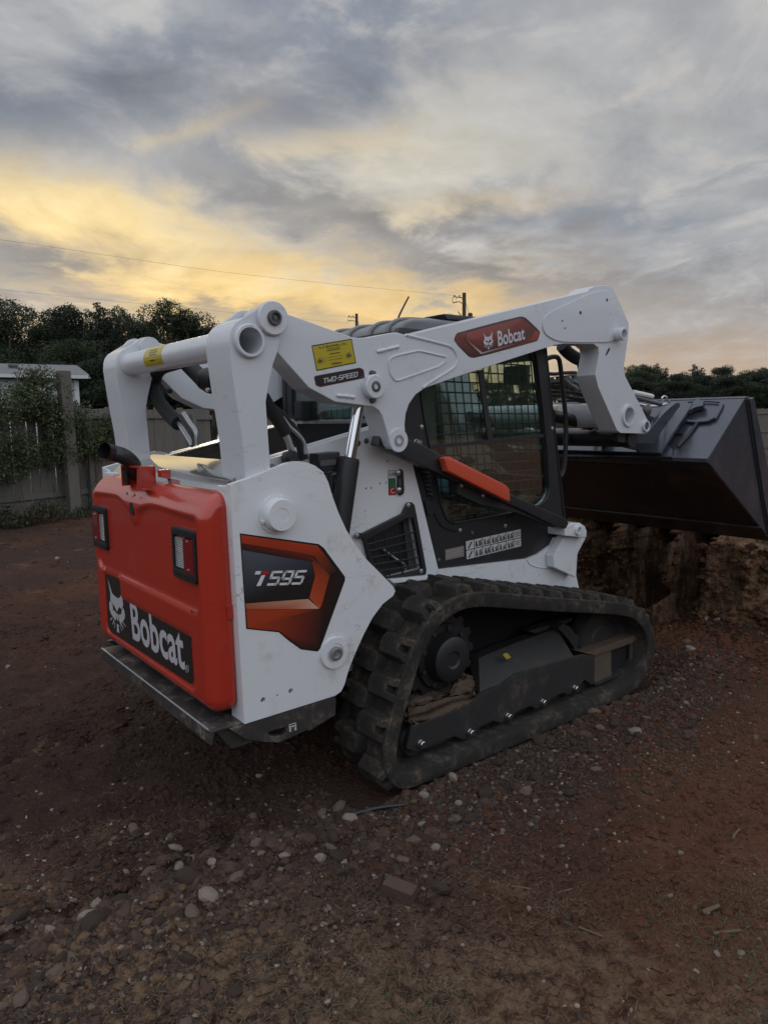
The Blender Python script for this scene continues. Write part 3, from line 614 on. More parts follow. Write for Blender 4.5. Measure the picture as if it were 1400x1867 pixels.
for L, r, lb in (([(1335, 1530), (1340, 1520), (1348, 1512)], .006, 'short pale wood chip lying on the red soil near the right edge'), ([(932, 1632), (968, 1630)], .003, 'thin pale twig lying on the soil beside a pale pebble'), ([(1012, 1632), (1054, 1625)], .003, 'pale straight twig lying on the red soil in the foreground'), ([(1280, 1658), (1310, 1650)], .008, 'stubby brown wood chip lying beside pale pebbles at the right'),
                 ([(1165, 1395), (1190, 1408), (1212, 1420)], .003, 'bent thin twig lying on red soil right of the gravel'), ([(1055, 1690), (1100, 1710)], .004, 'dark thin twig lying in the middle of the red foreground'), ([(1300, 1700), (1350, 1692)], .005, 'grey-brown twig lying above two pale pebbles')):
    stick('twig', [gp(*p) for p in L], r, M['twig'], lb, 'twig')
stick('rubber_strip', [gp(640, 1503, .012), gp(690, 1500, .014), gp(740, 1498, .012)], .010, M['plastic'], 'flat black strip lying in the soil behind the track', 'strip')
x, y = on_ground(728, 1652); bkm = MB().box((0, 0, .02), (.105, .05, .045)).mesh('wood_block', .004); bkm.materials.append(pmat('dark_block', (.075, .045, .034), .9, var=.35, vs=25, bump=.5, bs=70)); o = link(bpy.data.objects.new('broken_block', bkm), label='broken dark brown block lying in the foreground soil', category='block'); o.location = (x, y, float(ground_z(x, y))+.004); o.rotation_euler = (.08, .1, -.45)

# ------------------------------------------------------------------ board fences
def wood_mat():
    m = bpy.data.materials.new('weathered_wood'); m.use_nodes = True; t = NT(m.node_tree); b = t.n('ShaderNodeBsdfPrincipled'); o = t.n('ShaderNodeOutputMaterial'); t.nt.links.new(b.outputs[0], o.inputs[0])
    P = t.n('ShaderNodeTexCoord').outputs['Object']; rn = t.n('ShaderNodeObjectInfo').outputs['Random']
    mp = t.n('ShaderNodeMapping'); t.put(mp.inputs[0], t.vm('ADD', P, t.vm('SCALE', (17, 31, 5), rn))); mp.inputs['Scale'].default_value = (9, 9, .8); g = t.noise(mp.outputs[0], 3.0, 7, .65, .4)
    c = t.mix(g, (.085, .080, .072), (.20, .187, .170)); c = t.mix(t.m('MULTIPLY', rn, .45), c, (.125, .105, .085)); c = t.mix(t.step(t.noise(P, 1.6, 5, .6), .52, .72, 0, .6), c, (.075, .07, .058))
    t.put(b.inputs['Base Color'], c); b.inputs['Roughness'].default_value = .9; bn = t.n('ShaderNodeBump'); bn.inputs['Strength'].default_value = .5; bn.inputs['Distance'].default_value = .01; t.put(bn.inputs['Height'], g); t.nt.links.new(bn.outputs[0], b.inputs['Normal']); return m
M['wood'] = wood_mat()
def board_mesh(w, h, seed):
    g = random.Random(seed); mb = MB().box((0, 0, h/2), (w, .019, h)); me = mb.mesh('board', .003, 40, 1)
    for v in me.vertices: v.co.x += .004*math.sin(v.co.z*2+seed); v.co.y += .006*math.sin(v.co.z*1.3+seed*2); v.co.z += g.uniform(-.006, .006)*(v.co.z > .5)
    me.materials.append(M['wood']); return me
BM_ = [board_mesh(.1476, 1.80, i) for i in range(6)]
def fence(A, B, label, n_single=400, posts=True, facing=1):
    A, B = Vector((*A, 0)), Vector((*B, 0)); d = (B-A); Ln = d.length; d.normalize(); nrm = Vector((d.y, -d.x, 0))*facing; rz = math.atan2(d.y, d.x)
    root = empty('fence', A, rz, label=label, category='fence'); n = int(Ln/.148); rest = MB()
    for i in range(n):
        x = (i+.5)*.148; z = rnd.uniform(-.03, .02); yy = rnd.uniform(-.004, .004)
        if i < n_single:
            o = link(bpy.data.objects.new('board', rnd.choice(BM_)), root); o.location = (x, yy, z+.02); o.rotation_euler = (0, rnd.gauss(0, .008), rnd.gauss(0, .02))
        else: rest.box((x, yy, z+.92), (.1476, .019, 1.80))
    if rest.v: rest.build('far_boards', M['wood'], root, kind='stuff')
    yf = -.03*facing
    for z in (.38, .95, 1.66): 
        for k in range(int(Ln/2.4)+1):
            x0 = k*2.4; x1 = min(Ln, x0+2.4)
            if x1-x0 > .2: MB().box(((x0+x1)/2, yf, z+rnd.uniform(-.02, .02)), (x1-x0-.004, .04, .088)).build('rail', M['wood'], root, .003)
    if posts:
        for k in range(int(Ln/2.4)+1): MB().box((k*2.4+.02, yf-.065*facing, .86), (.09, .085, 1.72)).build('post', M['wood'], root, .004)
    return root
FA, FB = (-10.2, 4.2), (-3.55, 14.9)
fence(FA, FB, 'grey weathered board fence running past the vines on the left', facing=1)
FC, FD = (-3.0, 16.2), (24.0, 33.0)
fence(FC, FD, 'grey board fence far behind the loader and its bucket', n_single=60, facing=1)
o = MB().box((0, 0, 1.0), (.16, .16, 2.0)).build('gate_post', M['wood'], None, .008, label='thick grey gate post at the gap between the two fences', category='post'); o.location = (-3.15, 15.7, 0)

# ------------------------------------------------------------------ leaves
def leaf_mat(name, col, var=.45):
    m = bpy.data.materials.new(name); m.use_nodes = True; t = NT(m.node_tree); b = t.n('ShaderNodeBsdfPrincipled'); o = t.n('ShaderNodeOutputMaterial')
    g = t.n('ShaderNodeNewGeometry').outputs['Random Per Island']; c = t.mix(g, tuple(x*(1-var) for x in col), tuple(x*(1+var) for x in col)); t.put(b.inputs['Base Color'], c); b.inputs['Roughness'].default_value = .6
    tl = t.n('ShaderNodeBsdfTranslucent'); t.put(tl.inputs[0], c); mx = t.n('ShaderNodeMixShader'); mx.inputs[0].default_value = .22; t.nt.links.new(b.outputs[0], mx.inputs[1]); t.nt.links.new(tl.outputs[0], mx.inputs[2]); t.nt.links.new(mx.outputs[0], o.inputs[0]); return m
def leaves(C, size, mat, name, flat=.3):
    n = len(C); q = rng.normal(size=(n, 3)); q[:, 2] += flat; q /= np.linalg.norm(q, axis=1)[:, None]; r = rng.normal(size=(n, 3)); a = np.cross(q, r); a /= np.linalg.norm(a, axis=1)[:, None]; b = np.cross(q, a)
    s = size*rng.uniform(.6, 1.3, (n, 1)); V = np.stack([C-a*s, C-b*s*.45+q*s*.12, C+a*s, C+b*s*.45+q*s*.12], 1).reshape(-1, 3); return np_mesh(name, V, (np.arange(n)*4)[:, None]+np.arange(4)[None], mat)
def clumps(n, lobes):
    """points near the surfaces of many lobes: (centre, radii)"""
    w = np.array([r[0]*r[2] for c, r in lobes]); w /= w.sum(); k = rng.choice(len(lobes), n, p=w); d = rng.normal(size=(n, 3)); d /= np.linalg.norm(d, axis=1)[:, None]
    rad = rng.uniform(.35, 1.0, n)**.45; rad *= 1+.28*rng.normal(size=n)*.5; C = np.array([c for c, r in lobes]); Rr = np.array([r for c, r in lobes]); return C[k]+d*Rr[k]*rad[:, None]
M['bark'] = pmat('bark', (.07, .055, .042), .95, var=.4, vs=8, bump=.8, bs=18)
LM = [leaf_mat('dark_leaves', (.017, .027, .012)), leaf_mat('green_leaves', (.028, .042, .015)), leaf_mat('pine_needles', (.015, .024, .013))]
def tree_protos(kind, seed, H):
    g = random.Random(seed); lobes = []
    if kind == 'pine':
        for i in range(34): z = H*(.30+.68*i/34); w = H*.17*(1-(i/34)**1.6)+.35; a = g.uniform(0, 6.3); r = w*g.uniform(.3, .9); lobes.append(((r*math.cos(a), r*math.sin(a), z), (w*.5, w*.5, w*.28)))
        n, sz = 16000, .085
    else:
        for i in range(60):
            t = g.random()**.8; z = H*(.14+.82*t); w = H*.25*math.sqrt(max(.03, 1-((t-.42)/.60)**2)); a = g.uniform(0, 6.3); r = w*g.uniform(.1, .85); s = H*g.uniform(.035, .085); lobes.append(((r*math.cos(a), r*math.sin(a), z), (s*1.2, s*1.2, s*.85)))
        n, sz = 20000, .082
    crown = leaves(clumps(n, lobes), sz*H/10, LM[2 if kind == 'pine' else seed % 2], 'crown')
    mb = MB().tube([(0, 0, -.2), (.05, .02, H*.3), (-.05, .04, H*.6), (0, 0, H*.9)], [H*.020, H*.016, H*.010, .03], 8)
    for i in range(12):
        z = H*(.3+.05*i); c = lobes[g.randrange(len(lobes))][0]; mb.tube([(0, 0, z), (c[0]*.5, c[1]*.5, (z+c[2])/2+.1), c], [H*.006, H*.004, .015], 5)
    tk = mb.mesh('trunk'); tk.materials.append(M['bark']); return crown, tk
PT = {'broad': [tree_protos('broad', s, 10) for s in (1, 2, 3, 4)], 'pine': [tree_protos('pine', s, 10) for s in (11, 12)]}
def tree(name, kind, x, y, h, label, group=None, wide=1.0, i=None):
    cr, tk = PT[kind][rnd.randrange(len(PT[kind])) if i is None else i]; p = dict(label=label, category='tree')
    if group: p['group'] = group
    e = empty(name, (x, y, -.1), rnd.uniform(0, 6.3), **p); s = h/10; e.scale = (s*wide, s*wide, s); link(bpy.data.objects.new('trunk', tk), e); link(bpy.data.objects.new('crown', cr), e); return e
def tree_px(name, kind, u, v, d, label, group=None, wide=1.0, i=None):
    x, z = far(u, v, d); return tree(name, kind, x, d, z*1.02, label, group, wide, i)
GL_ = 'trees of the dark wood on the left'
for u, v, d, k, lb, w in ((18, 548, 50, 'broad', 'dark broad tree at the left edge, tallest at that side', 1.15), (-60, 530, 52, 'broad', 'dark tree whose edge shows at the left border of the photo', 1.2), (85, 566, 54, 'broad', 'dark round tree right of the tallest tree at the left edge', 1.1), (130, 556, 52, 'broad', 'dark tree in the middle of the wood above the house roof', 1.0),
                          (172, 546, 50, 'pine', 'dark pointed pine standing above the middle of the wood', 1.25), (212, 560, 55, 'broad', 'lighter green tree next to the sparse one in the wood', .9), (233, 572, 58, 'pine', 'thin sparse tree with sky showing through in the dip of the wood', .7), (262, 585, 50, 'broad', 'low dark tree left of the twin-headed tall tree', 1.1),
                          (302, 546, 48, 'broad', 'tall lacy tree with a twin head near the rear link', .95), (342, 562, 48, 'broad', 'lacy tree on the right shoulder of the wood', .95), (378, 590, 50, 'broad', 'dark tree at the right end of the wood, half behind the rear link', 1.0), (430, 622, 55, 'broad', 'lower dark tree behind the cross tube', 1.2)):
    tree_px('tree', k, u, v, d, lb, GL_, w)
lbb = 'dark tree filling the lower part of the left wood behind the fence'
for i in range(34):
    u = rnd.uniform(-140, 440) if i < 20 else 450+(i-20)*20; d = rnd.uniform(40, 47); tree_px('tree', 'broad', u, rnd.uniform(612, 668), d, lbb, 'lower trees filling the left wood', 1.5)
for i in range(12): tree_px('tree', 'broad', -130+i*48+rnd.uniform(-12, 12), rnd.uniform(590, 620), rnd.uniform(55, 60), lbb, 'lower trees filling the left wood', 1.5)
GR_ = 'trees of the far tree line on the right'
tops = [(1150, 666, 'broad'), (1178, 662, 'broad'), (1199, 660, 'pine'), (1214, 668, 'pine'), (1240, 678, 'broad'), (1262, 662, 'pine'), (1280, 668, 'pine'), (1316, 666, 'broad'), (1344, 682, 'broad'), (1372, 674, 'broad'), (1392, 668, 'broad'), (1425, 664, 'pine'), (1460, 674, 'broad')]
for j, (u, v, k) in enumerate(tops): tree_px('tree', k, u, v, 95+6*(j % 3), 'dark green tree of the far line behind the bucket on the right', GR_, (1.25, 1.0, 1.4)[j % 3])
for j in range(30): tree_px('tree', 'broad', 1115+j*13, rnd.uniform(674, 702), rnd.uniform(86, 94), 'dark green lower tree in front of the far line on the right', 'lower trees of the far right line', 1.7)
for j in range(16): tree_px('tree', rnd.choice(('broad', 'broad', 'pine')), 700+j*26, rnd.uniform(682, 704), rnd.uniform(104, 122), 'dark green tree of the far line behind the loader cab', 'trees of the far line behind the cab', 1.5)

# ------------------------------------------------------------------ vines over the left fence, weeds at its foot
VL = [leaf_mat('vine_leaves', (.062, .082, .030)), leaf_mat('pale_vine_leaves', (.095, .105, .055)), leaf_mat('weed_leaves', (.06, .065, .03))]
def fpoint(t, off=0.0):
    d = Vector(FB)-Vector(FA); n = Vector((d.y, -d.x)).normalized(); p = Vector(FA)+d*t+n*off; return p
def t_at(u):   # fence parameter under photograph column u
    best = min(range(400), key=lambda k: abs(far_u(fpoint(k/400))-u)); return best/400
def far_u(p): return 700+F_PX*p.x/max(p.y*.99, .1)
tl, tm, tr_ = t_at(-60), t_at(60), t_at(205)
root = empty('vine', (*fpoint(tm), 0), 0, label='leafy green vine sprawling over the fence at the left edge', category='vine'); base = Vector((*fpoint(tm), 0)); lob = []; g = random.Random(5)
for i in range(120):
    t = g.uniform(tl-.06, tr_); k = (t-tl)/(tr_-tl); hi = 2.15-.75*max(0, k-.35)**1.0-.15*abs(math.sin(k*9)); z = g.uniform(.55+.7*k, hi); off = g.uniform(-.1, .42)*(1-.3*k); p = fpoint(t, off); s = g.uniform(.10, .26); lob.append(((p.x-base.x, p.y-base.y, z), (s*1.3, s*1.3, s)))
for i in range(26): t = t_at(g.uniform(40, 112)); p = fpoint(t, g.uniform(0, .25)); s = g.uniform(.10, .2); lob.append(((p.x-base.x, p.y-base.y, g.uniform(1.7, 2.35)), (s*1.2, s*1.2, s)))
link(bpy.data.objects.new('foliage', leaves(clumps(19000, lob), .028, VL[0], 'foliage')), root); link(bpy.data.objects.new('pale_foliage', leaves(clumps(8000, lob[120:]+lob[:40]), .025, VL[1], 'pale_foliage')), root)
mb = MB()
for i in range(60):
    c = Vector(lob[g.randrange(len(lob))][0]); a = Vector((c.x+g.uniform(-.2, .2), c.y+g.uniform(-.1, .1), max(0, c.z-g.uniform(.6, 1.4)))); mid_ = (a+c)/2+Vector((g.uniform(-.15, .15), g.uniform(-.1, .1), 0)); mb.tube(curve_pts([a, mid_, c], 4), .006, 4)
mb.build('stem', M['twig'], root)
# the tall trunk-like post the vine climbs
u0 = t_at(112); p = fpoint(u0, .22); o = MB().box((0, 0, 1.16), (.20, .12, 2.5)).build('tall_post', M['wood'], None, .008, label='tall grey post rising above the vine-covered fence', category='post'); o.location = (p.x, p.y, 0); o.rotation_euler = (.01, -.02, math.atan2((Vector(FB)-Vector(FA)).y, (Vector(FB)-Vector(FA)).x))
def weed(t, off, h, n, label, group):
    p = fpoint(t, off); r = empty('weed', (p.x, p.y, float(ground_z(p.x, p.y))), 0, label=label, category='weed', group=group); lob = [((g.uniform(-.25, .25), g.uniform(-.2, .2), g.uniform(.05, h)), (.12, .12, .10)) for _ in range(9)]
    link(bpy.data.objects.new('foliage', leaves(clumps(n, lob), .028, VL[2], 'foliage')), r); mb = MB()
    for c, _ in lob: mb.tube([(c[0]*.3, c[1]*.3, -.02), (c[0]*.7, c[1]*.7, c[2]*.6), c], .004, 4)
    mb.build('stem', M['twig'], r)
for i in range(11): weed(t_at(g.uniform(-60, 215)), g.uniform(.10, .45), g.uniform(.10, .32), 190, 'low weeds growing at the foot of the left fence', 'weeds along the left fence')
p0, p1 = on_ground(130, 912), on_ground(165, 920)
stick('branch', [(*p0, .62), ((p0[0]+p1[0])/2, (p0[1]+p1[1])/2, .58), (*p1, .56)], .012, M['label'], 'pale bare branch sticking out by the fence behind the tail light', 'branch')

# ------------------------------------------------------------------ the house behind the fence
M['siding'] = pmat('pale_siding', (.42, .43, .45), .6, var=.06, vs=4); M['shingle'] = pmat('grey_shingles', (.15, .15, .155), .9, var=.35, vs=8, bump=.4, bs=60); M['trim'] = pmat('white_trim', (.55, .56, .58), .5)
hx, hz = far(143, 700, 21); hs_ = empty('house', (hx, 21, 0), R(29), label='low pale house with a grey shingle roof behind the vine-covered fence', category='house')
wl = MB().box((-7, 2.6, 1.41), (14, 5.2, 2.82)).build('wall', M['siding'], hs_)
sd = MB().box((-7, 0, 0), (13.8, .012, .13)).mesh('siding_board'); sd.materials.append(M['siding'])
for k in range(19): o = link(bpy.data.objects.new('siding_board', sd), wl); o.location = (0, -.010, .25+k*.135); o.rotation_euler = (.06, 0, 0)
MB().box((-.05, -.03, 1.40), (.12, .05, 2.78)).build('corner_trim', M['trim'], hs_)
MB().box((-7, -.33, 2.89), (14.5, .03, .10)).build('fascia', M['trim'], hs_)
rf_ = MB().prism([(-.32, 2.88), (2.6, 3.36), (5.5, 2.88), (5.5, 2.95), (2.6, 3.43), (-.32, 2.95)], -14.4, .28, 'x').build('roof', M['shingle'], hs_)
MB().prism([(-.32, 2.84), (2.6, 3.32), (5.5, 2.84), (5.5, 2.88), (2.6, 3.38), (-.32, 2.88)], .282, .30, 'x').build('rake_trim', M['trim'], hs_)
MB().prism([(.0, 2.80), (5.2, 2.80), (2.6, 3.26)], -.1, 0, 'x').build('gable', M['siding'], hs_)
for x in (-1.6, -3.4): MB().lathe((x, 1.2, 3.06), (0, 0, 1), [(0, .09), (.16, .09), (.18, .14), (.24, .14), (.25, .05)], 12).build('roof_vent', M['gunmetal'] if 'gunmetal' in M else M['shingle'], rf_)
sh = MB().prism(rounded([(-.9, .9), (-.1, .9), (-.1, 2.1), (-.9, 2.1)], .01), -.045, -.02).build('window', M['trim'], hs_); sh.location = (-3.0, 0, 0); MB().box((-.5, -.05, 1.5), (.68, .01, 1.05)).build('pane', M['glass'], sh)

# ------------------------------------------------------------------ utility poles and wires
def util_pole(u, vtop, d, label):
    x, z = far(u, vtop, d); r = empty('utility_pole', (x, d, 0), 0, label=label, category='utility pole')
    MB().tube([(0, 0, -.2), (0, 0, z)], .15, 10, r1=.12).build('pole', M['bark'], r)
    ar = MB().tube([(0, -.1, z-.35), (-.35, -.12, z-.28), (-.62, -.12, z-.25)], .03, 6).build('arm', M['gunmetal'], r)
    MB().tube([(.0, -.1, z-.75), (-.3, -.12, z-.55), (-.75, -.15, z-.62)], .028, 6).tube(curve_pts([(-.62+.13*math.cos(a), -.15, z-.42+.2*math.sin(a)) for a in np.linspace(0, 6.0, 9)], 3), .018, 5).build('bracket', M['gunmetal'], r)
    for xx, zz in ((-.62, z-.18), (-.30, z-.20)): MB().lathe((xx, -.12, zz-.10), (0, 0, 1), [(0, .03), (.04, .06), (.08, .04), (.12, .06), (.16, .03)], 8).build('insulator', M['zinc'], ar)
    MB().tube([(.0, -.1, z-1.6), (-.25, -.15, z-1.35), (-.40, -.15, z-1.15)], .03, 5).build('brace', M['gunmetal'], r)
    MB().tube([(.05, 0, z-.4), (1.2, .2, z-4.5), (2.2, .4, 0)], .02, 4).build('guy_wire', M['gunmetal'], r)
    return x, z
util_pole(846, 534, 46, 'nearer wooden utility pole rising behind the cab roof'); util_pole(650, 572, 62, 'farther wooden utility pole left of the antenna')
def wire(pts, label, r=.016):
    o = MB().tube(curve_pts([(*[(far(u, v, d)[0], d, far(u, v, d)[1])][0],) for u, v, d in pts], 10), r, 5).build('power_line', M['plastic']); o['label'] = label; o['category'] = 'power line'
wire([(-260, 412, 26), (0, 437, 31), (200, 466, 35), (410, 496, 39), (640, 521, 43), (831, 539, 46)], 'upper power line running from the left edge to the nearer pole', .0055)
wire([(-200, 506, 40), (0, 528, 45), (150, 543, 50), (300, 558, 54), (480, 575, 58), (635, 590, 62)], 'lower power line dipping behind the wood to the farther pole', .006)
wire([(831, 575, 46), (740, 590, 54), (655, 603, 62)], 'short sagging wire between the two utility poles', .006)
# part filler: objects that belong to no builder above

# unseen wooded rise added outside the view, darkens what the windows mirror
hv = []; na = 90
for i in range(na):
    a = R(58)+i/(na-1)*R(244); rr_ = 62+6*math.sin(i*.7); zt_ = 10.5+1.6*math.sin(i*1.3)+1.1*math.sin(i*2.9)+.8*math.sin(i*5.1)
    hv += [(math.sin(a)*(rr_-9), math.cos(a)*(rr_-9), -.5), (math.sin(a)*rr_, math.cos(a)*rr_, zt_), (math.sin(a)*(rr_+30), math.cos(a)*(rr_+30), -.5)]
hm = MB(); hm.add(hv, [q for i in range(na-1) for q in ((3*i, 3*i+1, 3*i+4, 3*i+3), (3*i+1, 3*i+2, 3*i+5, 3*i+4))]); hm.build('added_rise', pmat('added_rise_green', (.022, .032, .015), .95, var=.5, vs=.8, bump=1.0, bs=1.5), None, kind='structure')

# ------------------------------------------------------------------ the loader (local axes: x forward, y to its left, z up)
LOADER = empty('compact_track_loader', (TX, TY, 0), math.atan2(FW[1], FW[0]),
               label='white and orange-red compact track loader with its lift arms half raised on bare soil', category='track loader')
def part(mb, name, mat, parent=LOADER, bevel=0.0, **k): return mb.build(name, M[mat] if isinstance(mat, str) else mat, parent, bevel, **k)
def bolt(name, c, r=.012, h=.012, parent=LOADER, mat='zinc', axis=(0, -1, 0)):
    mb = MB(); a = Vector(axis)
    mb.lathe(c, a, [(0, r*1.25), (h*.3, r*1.25), (h*.3, r*1.02), (h, r*1.0), (h*1.15, r*.8)], 10)
    return part(mb, name, mat, parent)
def disc_pin(name, c, prof, parent, mat='white', seg=28, axis=(0, -1, 0), open_=False): return part(MB().lathe(c, axis, prof, seg, open_), name, mat, parent)

# -- rear side plates (the chassis towers)
PLT = PY('2', [(62, 205), (180, 165), (300, 118), (400, 78), (450, 68), (500, 71), (560, 92), (610, 130), (640, 190), (665, 275), (700, 370), (745, 470), (800, 560), (860, 640), (950, 730), (1018, 800), (1033, 830),
               (1020, 858), (960, 905), (900, 985), (850, 1080), (800, 1190), (760, 1290), (735, 1380), (715, 1420), (680, 1445), (148, 1612)], -.70)
def bolt_hole(c, r): return circ(c[0], c[1], r, 10)
for sy in (-1, 1):
    holes = [bolt_hole(on_y(*cp('2', *q), -.70), r) for q, r in (((258, 1470), .010), ((341, 1443), .004), ((420, 1417), .010))]
    mb = MB().prism(PLT, sy*.70, sy*.672, holes=holes)
    # rear return of the tower, folded inwards
    zb, zt = PLT[-1][1], PLT[0][1]; x0, x1 = PLT[-1][0], PLT[0][0]
    sp = part(mb, 'side_plate', 'white', bevel=.006)
    mb = MB(); mb.add([(x1, sy*.697, zt-.004), (x1, sy*.60, zt-.010), (x1+.012, sy*.60, zt-.010), (x1+.012, sy*.697, zt-.004), (x0, sy*.697, zb), (x0, sy*.60, zb), (x0+.012, sy*.60, zb), (x0+.012, sy*.697, zb)],
                      [(0, 1, 2, 3), (4, 7, 6, 5), (0, 4, 5, 1), (1, 5, 6, 2), (2, 6, 7, 3), (3, 7, 4, 0)])
    part(mb, 'rear_return', 'white', sp, bevel=.003)
    cx, cz = on_y(*cp('2', 335, 378), -.70)
    disc_pin('pivot_cap', (cx, sy*.70, cz), [(0, .072), (.006, .072), (.006, .060), (.040, .060), (.046, .056), (.046, .026), (.0445, .026), (.0445, .0)], sp, axis=(0, sy, 0))
    mb = MB()
    for a in (75, 200, 330): mb.box((cx+.062*math.cos(R(a)), sy*.708, cz+.062*math.sin(R(a))), (.016, .016, .012), Matrix.Rotation(-R(a), 3, 'Y'))
    part(mb, 'cap_lug', 'white', sp, bevel=.002)
    bx, bz = on_y(*cp('2', 672, 1190), -.70)
    disc_pin('boss', (bx, sy*.70, bz), [(0, .064), (.012, .062), (.012, .040), (.008, .036)], sp, axis=(0, sy, 0))
    disc_pin('boss_pin', (bx, sy*.708, bz), [(0, .028), (.014, .028), (.016, .018), (.008, .016), (.008, .010), (.012, .008)], sp, 'zinc', axis=(0, sy, 0))
    if sy < 0: SPR = sp
D = y_decal(-.70)
D.poly(PY('2', [(120, 490), (582, 553), (612, 575), (737, 745), (737, 768), (592, 1168), (576, 1185), (478, 1172), (405, 1120), (350, 1072), (158, 1052)], -.70), INK)
OR, DO = (.42, .050, .014), (.030, .012, .010)
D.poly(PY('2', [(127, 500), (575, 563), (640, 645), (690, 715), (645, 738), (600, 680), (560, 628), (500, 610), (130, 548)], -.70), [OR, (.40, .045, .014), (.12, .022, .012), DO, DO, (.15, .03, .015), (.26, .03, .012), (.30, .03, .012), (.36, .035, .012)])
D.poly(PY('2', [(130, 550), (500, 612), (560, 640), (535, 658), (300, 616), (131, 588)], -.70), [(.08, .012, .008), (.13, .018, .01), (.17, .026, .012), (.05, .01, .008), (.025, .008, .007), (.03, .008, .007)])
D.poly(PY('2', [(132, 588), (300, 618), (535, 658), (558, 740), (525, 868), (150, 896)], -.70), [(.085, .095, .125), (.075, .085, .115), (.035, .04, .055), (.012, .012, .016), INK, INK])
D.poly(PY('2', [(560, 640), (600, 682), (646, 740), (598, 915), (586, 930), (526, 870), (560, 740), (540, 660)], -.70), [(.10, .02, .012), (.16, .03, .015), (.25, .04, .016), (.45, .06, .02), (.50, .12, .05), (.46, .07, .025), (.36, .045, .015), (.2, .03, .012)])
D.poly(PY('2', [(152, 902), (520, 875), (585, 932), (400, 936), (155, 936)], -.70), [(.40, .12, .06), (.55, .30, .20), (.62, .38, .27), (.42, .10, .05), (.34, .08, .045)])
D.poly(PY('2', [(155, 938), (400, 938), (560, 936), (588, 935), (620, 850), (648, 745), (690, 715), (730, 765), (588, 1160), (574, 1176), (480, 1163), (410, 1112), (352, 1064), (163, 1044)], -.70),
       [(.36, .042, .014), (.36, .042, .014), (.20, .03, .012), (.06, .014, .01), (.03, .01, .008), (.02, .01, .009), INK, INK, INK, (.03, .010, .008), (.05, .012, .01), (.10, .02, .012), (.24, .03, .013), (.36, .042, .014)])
q = PY('2', [(308, 708), (516, 702), (482, 792), (274, 800)], -.70)
D.geo(stroke_geo('595', .19, .0, .66, .30), q, (.66, .66, .67))
D.poly(PY('2', [(212, 711), (243, 711), (236, 731), (204, 731)], -.70), (.66, .66, .67)); D.poly(PY('2', [(250, 711), (292, 710), (285, 731), (243, 731)], -.70), (.40, .02, .02))
D.poly(PY('2', [(243, 736), (266, 735), (238, 798), (213, 799)], -.70), (.66, .66, .67))
D.build('model_decal', SPR)

# inner chassis: dark core so nothing shows through
mb = MB().prism([(-.555, .46), (-.30, .42), (1.45, .42), (1.50, .80), (.40, .83), (.30, 1.36), (-.555, 1.28)], -.46, .46)
part(mb, 'chassis_core', 'undercar')
for sy in (-1, 1):
    part(MB().prism([(-.54, .47), (-.12, .45), (-.05, .85), (-.30, 1.2), (-.54, 1.25)], sy*.665, sy*.47), 'tower_core', 'plastic')

# -- right and left chassis side panels with the vent opening
PAN = [(492.6, 837), (558.9, 817.7), (675.4, 782.3), (704, 774), (749.7, 839.4), (752, 846), (775, 940), (799, 1038.5), (960, 1019), (980.5, 1010.8), (1004.5, 993.7), (1011.4, 979.9), (1030, 978), (1060, 980), (1052, 1012), (1049.8, 1048.5), (1057, 1082)]
PANZ = [on_y(u, v, -.50) for u, v in PAN]; xe = PANZ[-1][0]
PANZ += [(xe+.02, .46), (-.30, .46)]
VENT = PY('2', [(838, 520), (1080, 388), (1128, 392), (1184, 698), (975, 752), (880, 690)], -.50)
PH = [((233/8.4875+640, 430/8.4875+840), .005), ((312/8.4875+640, 424/8.4875+840), .005), ((445/8.4875+640, 352/8.4875+840), .005), ((541/8.4875+640, 342/8.4875+840), .005), ((220/8.4875+640, 777/8.4875+840), .003), ((563/8.4875+640, 12/8.4875+840), .006),
      (cp('5', 736, 1589), .0035), (cp('5', 764, 1600), .0035), (cp('5', 898, 1594), .0035), (cp('5', 911, 1586), .0035), (cp('5', 586, 1657), .004), (cp('5', 764, 1656), .004)]
for sy in (-1, 1):
    holes = [bolt_hole(on_y(*p, -.50), r) for p, r in PH]
    pn = part(MB().prism(PANZ, sy*.50, sy*.470, holes=[VENT]+holes), 'chassis_panel', 'white', bevel=.004)
    if sy < 0:
        PNR = pn
        for q in ((113, 945), (243, 910)): bolt('panel_bolt', (*[on_y(*cp('H', *q), -.50)[0], -.50, on_y(*cp('H', *q), -.50)[1]],), .010, .006, pn, 'gunmetal')
        c = on_y(*cp('5', 531, 1633), -.50); bolt('panel_bolt', (c[0], -.50, c[1]), .011, .008, pn, 'zinc')
        # ledge bent out under the vent, seam of the front gusset
        a = PY('2', [(960, 752), (1208, 728), (1212, 752), (985, 775)], -.50); part(MB().prism(a, -.50, -.545), 'vent_ledge', 'white', pn, bevel=.003)
        sm = [on_y(*cp('5', *q), -.50) for q in ((700, 1517), (722, 1545), (780, 1560), (850, 1552), (905, 1522), (962, 1520))]
        part(MB().tube([(p[0], -.501, p[1]) for p in curve_pts([(x, z, 0) for x, z in sm], 4)], .004, 6), 'weld_seam', 'white', pn)
